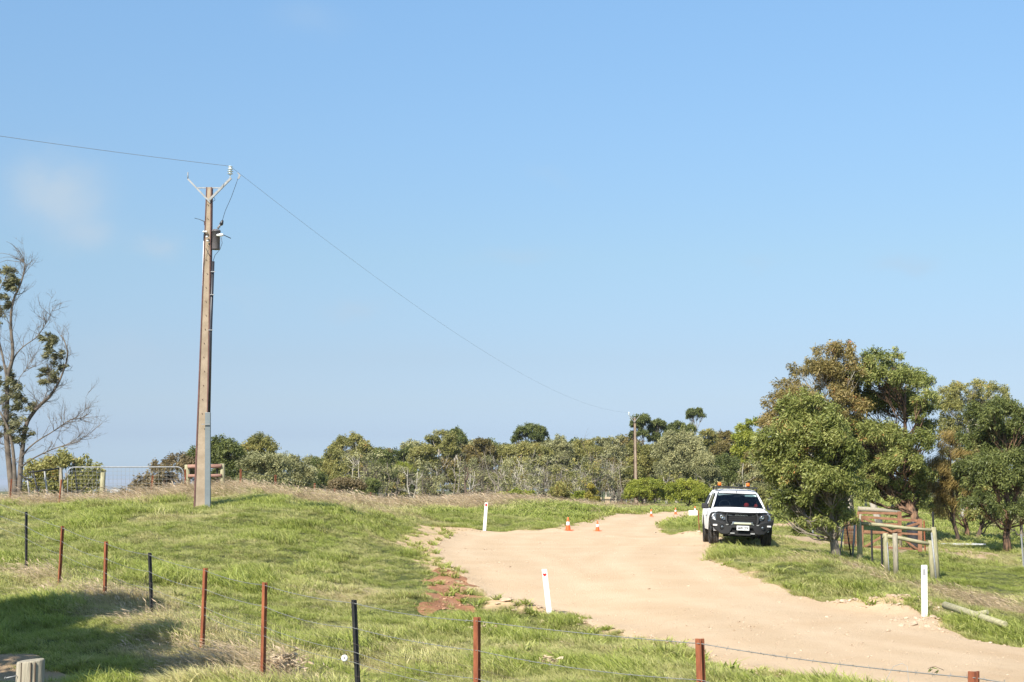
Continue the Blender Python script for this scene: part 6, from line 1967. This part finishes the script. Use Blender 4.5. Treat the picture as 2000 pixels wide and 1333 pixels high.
for s in (-1, 1):
    mb = MB(); mb.tube([(s * .80, -1.04, 1.13), (s * .71, -.69, 1.40), (s * .625, -.36, 1.605)], [.035, .032, .03], 8); mb.build('pillar', M['car_white'], car)
    for (y0, y1, nm) in ((.25, .33, 'pillar'), (1.02, 1.14, 'pillar')):
        mb = MB(); mb.add(*quad_panel([(s * .865, y0, 1.12), (s * .865, y1, 1.12), (s * .67, y1, 1.63), (s * .67, y0, 1.63)], .03, (s * -1, 0, .3))); mb.build(nm, M['car_white'], car)
    # canopy side with its window
    mb = MB(); mb.add(*quad_panel([(s * .875, 1.14, 1.12), (s * .875, 2.50, 1.13), (s * .66, 2.42, 1.62), (s * .67, 1.14, 1.63)], .03, (s * -1, 0, .3))); mb.build('canopy_side', M['car_white'], car)
    mb = MB(); mb.add(*quad_panel([(s * .862, 1.28, 1.19), (s * .862, 2.30, 1.20), (s * .715, 2.26, 1.54), (s * .72, 1.28, 1.54)], .012, (s * 1, 0, -.3))); mb.build('canopy_window', M['trim_black'], car)
    for (y0, y1, y2, y3) in ((-.93, .25, .25, -.30), (.33, 1.02, 1.02, .33)):
        mb = MB(); mb.add(*quad_panel([(s * .86, y0, 1.14), (s * .86, y1, 1.14), (s * .68, y2, 1.60), (s * .68, y3, 1.60)], .008, (s * -1, 0, .3))); mb.build('side_window', M['glass'], car)
    mb = MB(); mb.box((s * 1.02, -.72, 1.19), (.20, .12, .17)); mo = mb.build('mirror', M['trim_black'], car, bevel=.04, seg=3)
    mb = MB(); mb.bar((s * .90, -.70, 1.13), (s * .98, -.71, 1.15), .05, .05); mb.build('mirror_arm', M['trim_black'], mo)
    mb = MB(); mb.add(*quad_panel([(s * .936, -.35, .88), (s * .936, -.20, .88), (s * .936, -.20, .91), (s * .936, -.35, .91)], .02, (s, 0, 0))); mb.build('door_handle', M['trim_black'], car)
mb = MB(); mb.add(*quad_panel([(-.86, 2.5, 1.12), (.86, 2.5, 1.12), (.62, 2.44, 1.66), (-.62, 2.44, 1.66)], .03, (0, -1, 0))); mb.build('canopy_rear', M['car_white'], car)
# windscreen, slightly bowed
mb = MB(); rr = []
for k in range(7):
    t = k / 6; row = []
    for j in range(9):
        u = j / 4 - 1
        hw = .775 + (.605 - .775) * t; y = -1.02 + .66 * t + .05 * u * u - .05; z = 1.165 + .435 * t
        row.append(Vector((u * hw, y, z)))
    rr.append(row)
mb.loft(rr, caps=False); mb.build('windscreen', M['glass'], car)
mb = MB()
edge = [rr[0][j] for j in range(9)] + [rr[k][8] for k in range(1, 7)] + [rr[6][j] for j in range(7, -1, -1)] + [rr[k][0] for k in range(5, 0, -1)]
edge.append(edge[0]); mb.tube([e - Vector((0, .006, 0)) for e in edge], .017, 6, caps=False); mb.build('windscreen_seal', M['trim_black'], car)
mb = MB()
mb.tube([(-.66, -1.10, 1.185), (-.2, -1.10, 1.20), (-.05, -1.09, 1.205)], .008, 5); mb.tube([(.05, -1.10, 1.185), (.5, -1.10, 1.20), (.62, -1.09, 1.205)], .008, 5); mb.build('wiper', M['trim_black'], car)
mb = MB(); mb.box((.42, -.46, 1.535), (.36, .012, .075), (-.9, 0, 0)); mb.build('sun_visor', M['paper'], car)
mb = MB(); mb.box((0, -.47, 1.52), (.20, .03, .06)); mb.build('rear_view_mirror', M['trim_black'], car)
# cabin
mb = MB(); mb.box((0, -.75, 1.08), (1.5, .5, .16)); mb.build('dashboard', M['seat'], car, bevel=.03)
mb = MB(); mb.box((0, .3, 1.155), (1.55, 1.6, .02)); mb.add(*quad_panel([(-.8, 1.05, 1.1), (.8, 1.05, 1.1), (.62, 1.05, 1.6), (-.62, 1.05, 1.6)], .02)); mb.build('cabin_lining', M['deep_black'], car)
for s in (-1, 1):
    mb = MB(); mb.box((s * .38, .12, 1.22), (.46, .14, .46)); so = mb.build('seat', M['seat'], car, bevel=.05, seg=3)
    mb = MB(); mb.box((s * .38, .12, 1.50), (.24, .10, .14)); mb.build('headrest', M['seat'], so, bevel=.04, seg=3)
mb = MB()
for k in range(25):
    a_ = 2 * math.pi * k / 24
    mb.v = mb.v
pts = [Vector((-.38 + .17 * math.cos(2 * math.pi * k / 24), -.46 + .05 * math.sin(2 * math.pi * k / 24), 1.22 + .165 * math.sin(2 * math.pi * k / 24))) for k in range(25)]
mb.tube(pts, .014, 6, caps=False); mb.bar((-.53, -.46, 1.22), (-.23, -.46, 1.22), .03, .02); mb.build('steering_wheel', M['trim_black'], car)
mb = MB()
mb.lathe([(0, -.09), (.07, -.06), (.085, 0), (.06, .06), (0, .08)], 12, Matrix.Translation((.30, -.42, 1.245))); mb.build('red_bundle', M['red_cloth'], car)
mb = MB(); mb.lathe([(0, -.09), (.05, -.06), (.065, 0), (.04, .05), (0, .07)], 12, Matrix.Translation((.60, -.40, 1.23))); mb.build('red_bundle', M['red_cloth'], car)
# grille, lights -----------------------------------------------------
mb = MB(); mb.box((0, -2.325, .80), (1.56, .05, .37))
mb.build('nose_cover', M['bar_black'], car, bevel=.02)
mb = MB(); mb.box((0, -2.35, .84), (.86, .04, .27)); mb.build('grille', M['deep_black'], car, bevel=.03)
mb = MB()
for k in range(4): mb.box((0, -2.368, .755 + k * .055), (.78, .02, .012))
mb.build('grille_bar', M['trim_black'], car)
mb = MB(); mb.box((0, -2.372, .945), (.80, .02, .034)); mb.build('grille_strip', M['trim_black'], car, bevel=.004)
text_mesh('grille_lettering', 'COLORADO', .05, M['chrome'], Matrix.Translation((-.02, -2.387, .945)) @ Matrix.Rotation(math.pi / 2, 4, 'X'), car, extrude=.002, bold=.0008, scale_x=1.35)
mb = MB()
for s in (-1, 1): mb.box((s * .37, -2.387, .945), (.14, .006, .008))
mb.build('grille_trim', M['chrome'], car)
for s in (-1, 1):
    pts = [(.46, .86), (.50, .80), (.78, .80), (.83, .90), (.80, .985), (.62, .955)]
    mb = MB(); vs = []
    for (x, z) in pts: vs.append(Vector((s * x, -2.395 + .13 * max(0, (x - .46) / .37) ** 1.8, z)))
    for (x, z) in pts: vs.append(Vector((s * x, -2.20 + .22 * max(0, (x - .46) / .37) ** 1.6, z)))
    k = len(pts)
    mb.add(vs, [tuple(range(k)), tuple(range(2 * k - 1, k - 1, -1))] + [(i, (i + 1) % k, k + (i + 1) % k, k + i) for i in range(k)])
    ho = mb.build('headlight', M['lens'], car, bevel=.006)
    mb = MB(); mb.lathe([(0, 0), (.05, 0), (.06, .015), (.045, .02), (.02, .008), (0, .008)], 16, Matrix.Translation((s * .60, -2.372, .885)) @ Matrix.Rotation(math.pi / 2, 4, 'X')); mb.build('reflector', M['chrome'], ho)
# bull bar -----------------------------------------------------------
def by(x): return -2.62 + .30 * (abs(x) / .95) ** 2.6
def band(xs, zlo, zhi, depth=.16, push=0.0, lip=.03):
    rings = []
    for x in xs:
        y0 = by(x) + push; lo, hi = zlo(x), zhi(x); l_ = min(lip, (hi - lo) * .3)
        rings.append([Vector((x, y0 + depth, lo)), Vector((x, y0 + l_, lo)), Vector((x, y0, lo + l_)), Vector((x, y0, hi - l_)), Vector((x, y0 + l_, hi)), Vector((x, y0 + depth, hi))])
    m_ = MB(); m_.loft(rings, close=True, caps=True, smooth=False); return m_
I = np.interp
full = [k * .95 / 12 for k in range(-12, 13)]
zhi = lambda x: float(I(abs(x), [0, .42, .50, .62, .80, .95], [.64, .64, .72, .76, .79, .84]))
zlo = lambda x: float(I(abs(x), [0, .36, .40, .62, .80, .95], [.56, .56, .36, .37, .50, .70]))
bar = band(full, zlo, zhi, .22).build('bull_bar', M['bar_black'], car)
band([k * .42 / 6 for k in range(-6, 7)], lambda x: .335, lambda x: .40, .2, .03).build('skid_lip', M['bar_black'], bar)
mb = MB(); mb.box((0, -2.50, .48), (.78, .05, .20)); mb.build('air_intake', M['deep_black'], bar)
mb = MB()
for s in (-1, 1): mb.box((s * .30, -2.605, .415), (.13, .05, .04))
mb.build('recovery_point', M['galv'], bar)
top = band([k * .84 / 12 for k in range(-12, 13)], lambda x: float(I(abs(x), [0, .44, .84], [.985, .985, 1.0])), lambda x: float(I(abs(x), [0, .44, .70, .84], [1.04, 1.045, 1.055, 1.02])), .07, .16, .02)
top.build('top_hoop', M['bar_black'], bar)
for s in (-1, 1):
    mb = MB(); mb.tube([(s * .925, by(.93) + .12, .78), (s * .93, by(.93) + .14, .90), (s * .90, by(.88) + .17, .98), (s * .82, by(.82) + .18, 1.015)], [.045, .04, .036, .03], 8); mb.build('side_hoop', M['bar_black'], bar)
    mb = MB(); mb.tube([(s * .40, by(.4) + .03, .64), (s * .47, by(.45) + .08, .76), (s * .475, by(.45) + .14, .90), (s * .43, by(.42) + .19, 1.0)], [.035, .034, .032, .03], 8); mb.build('upright_hoop', M['bar_black'], bar)
    mb = MB(); mb.lathe([(.075, 0), (.075, .012), (.055, .02), (.055, .0)], 20, Matrix.Translation((s * .60, by(.60) - .006, .595)) @ Matrix.Rotation(math.pi / 2, 4, 'X')); mb.lathe([(0, .004), (.055, .004)], 20, Matrix.Translation((s * .60, by(.60) - .006, .595)) @ Matrix.Rotation(math.pi / 2, 4, 'X')); fo = mb.build('fog_light', M['deep_black'], bar)
    mb = MB(); mb.lathe([(0, .02), (.03, .012), (.038, 0)], 16, Matrix.Translation((s * .60, by(.60) - .012, .595)) @ Matrix.Rotation(math.pi / 2, 4, 'X')); mb.build('fog_lens', M['lens'], fo)
    mb = MB(); mb.box((s * .80, by(.80) - .005, .64), (.13, .03, .05), (0, 0, s * .33)); mb.build('indicator', M['amber'], bar, bevel=.008)
    mb = MB(); mb.box((s * .455, by(.45) - .004, .665), (.07, .03, .03)); mb.build('bracket', M['galv'], bar)
mb = MB(); mb.box((0, -2.60, .715), (.60, .06, .075)); lb = mb.build('light_bar', M['chrome'], bar, bevel=.012)
mb = MB(); mb.box((0, -2.634, .71), (.50, .012, .046)); mb.build('lens', M['led'], lb, bevel=.004, seg=1)
mb = MB()
for s in (-1, 1): mb.bar((s * .33, -2.60, .66), (s * .29, -2.60, .71), .03, .03)
mb.build('mount', M['chrome'], lb)
mb = MB(); mb.box((.01, -2.645, .572), (.37, .008, .134)); pl = mb.build('number_plate', M['plate'], car, bevel=.003, seg=1)
text_mesh('plate_text', 'S609 CFX', .105, M['plate_ink'], Matrix.Translation((.01, -2.654, .572)) @ Matrix.Rotation(math.pi / 2, 4, 'X'), pl, extrude=.002, bold=.0022, scale_x=.76)
mb = MB(); mb.tube([(.43, -2.40, 1.03), (.432, -2.38, 1.35)], .004, 5); mb.build('antenna', M['black_steel'], car)
# wheels
for (lx, ly) in wh:
    s = 1 if lx > 0 else -1
    Mx = Matrix.Translation((lx, ly, .395)) @ Matrix.Rotation(math.pi / 2, 4, 'Y')
    n = 48; R = .395
    mb = MB(); mb.lathe([(.24, -.125), (.34, -.138), (.375, -.135), (R - .006, -.115), (R, -.09), (R, -.045), (R - .012, -.04), (R - .012, -.03), (R, -.025), (R, .025), (R - .012, .03), (R - .012, .04), (R, .045), (R, .09), (R - .006, .115), (.375, .135), (.34, .138), (.24, .125)], n, Mx)
    for k in range(n):                                   # tread lugs
        a_ = 2 * math.pi * k / n
        for off in (-.1, 0.0, .1):
            p = Vector(((R + .003) * math.cos(a_ + off), (R + .003) * math.sin(a_ + off), off))
            mb.add([Mx @ (Matrix.Translation(p) @ Matrix.Rotation(a_ + off, 4, 'Z') @ Vector(v)) for v in ((-.006, -.016, -.026), (.006, -.016, -.026), (.006, .016, -.026), (-.006, .016, -.026), (-.006, -.016, .026), (.006, -.016, .026), (.006, .016, .026), (-.006, .016, .026))], [(3, 2, 1, 0), (4, 5, 6, 7), (0, 1, 5, 4), (1, 2, 6, 5), (2, 3, 7, 6), (3, 0, 4, 7)])
    wheel = empty('wheel'); wheel.parent = car
    mb.build('tyre', M['tyre'], wheel)
    mb = MB(); mb.lathe([(.24, -.12), (.235, .11), (.205, .105), (.20, .02), (.06, .05), (.05, .07), (0, .07)] if s > 0 else [(.24, .12), (.235, -.11), (.205, -.105), (.20, -.02), (.06, -.05), (.05, -.07), (0, -.07)], 32, Mx)
    for k in range(6):
        a_ = 2 * math.pi * k / 6
        c_ = Mx @ Vector((.13 * math.cos(a_), .13 * math.sin(a_), s * .06)); mb.bar(Mx @ Vector((.04 * math.cos(a_), .04 * math.sin(a_), s * .07)), Mx @ Vector((.215 * math.cos(a_), .215 * math.sin(a_), s * .085)), .045, .03)
    mb.build('rim', M['alloy'], wheel)
    mb = MB()
    pts = [(s * .90, ly + .50 * math.cos(t), .42 + .47 * math.sin(t)) for t in [math.pi * k / 12 for k in range(13)]]
    mb.tube(pts, .028, 6); mb.build('wheel_arch_flare', M['trim_black'], car)
    mb = MB(); mb.box((lx * .98, ly + .46 * (1 if ly > 0 else 1), .42), (.24, .015, .36)); mb.build('mudflap', M['trim_black'], car)
# roof rack, beacons
rk = MB()
for s in (-1, 1): rk.bar((s * .64, -.25, 1.80), (s * .64, 1.3, 1.81), .04, .03)
for k in range(9): rk.box((0, -.22 + k * .185, 1.80), (1.28, .05, .022))
for s in (-1, 1):
    for y in (-.1, 1.1): rk.bar((s * .64, y, 1.66), (s * .64, y, 1.80), .03, .03)
rk.box((0, -.29, 1.795), (1.30, .035, .05))
rack = rk.build('roof_rack', M['trim_black'], car)
for (x, y) in ((-.53, -.15), (.36, -.15)):
    mb = MB(); mb.lathe([(.035, 0), (.035, .02), (.055, .025), (.055, .04)], 18, Matrix.Translation((x, y, 1.81))); be = mb.build('beacon', M['trim_black'], car)
    mb = MB(); mb.lathe([(.056, .04), (.058, .10), (.05, .128), (.02, .138), (0, .138)], 18, Matrix.Translation((x, y, 1.81))); mb.build('beacon_lens', M['beacon'], be)
mb = MB(); mb.tube([(-.58, -.32, 1.80), (-.60, -.37, 1.70), (-.585, -.39, 1.61)], .010, 5); mb.box((-.02, -.35, 1.655), (.035, .03, .05)); mb.build('camera_cable', M['trim_black'], car)
# ---------------------------------------------------------------- sea haze over the far plain
hm, hn, hl, hb = new_mat('haze_air')
hn.remove(hb)
hv = hn.new('ShaderNodeVolumePrincipled')
hv.inputs['Color'].default_value = (.86, .92, 1.0, 1)
hv.inputs['Density'].default_value = 0.00012
hv.inputs['Anisotropy'].default_value = 0.2
hl.new(hv.outputs[0], hn['Material Output'].inputs['Volume'])
mb = MB(); mb.box((0, 0, -24.0), (53000, 53000, 76.0))
haze = mb.build('haze', hm, None)
tag(haze, 'thin blue sea haze over the far plain', 'haze', kind='stuff')
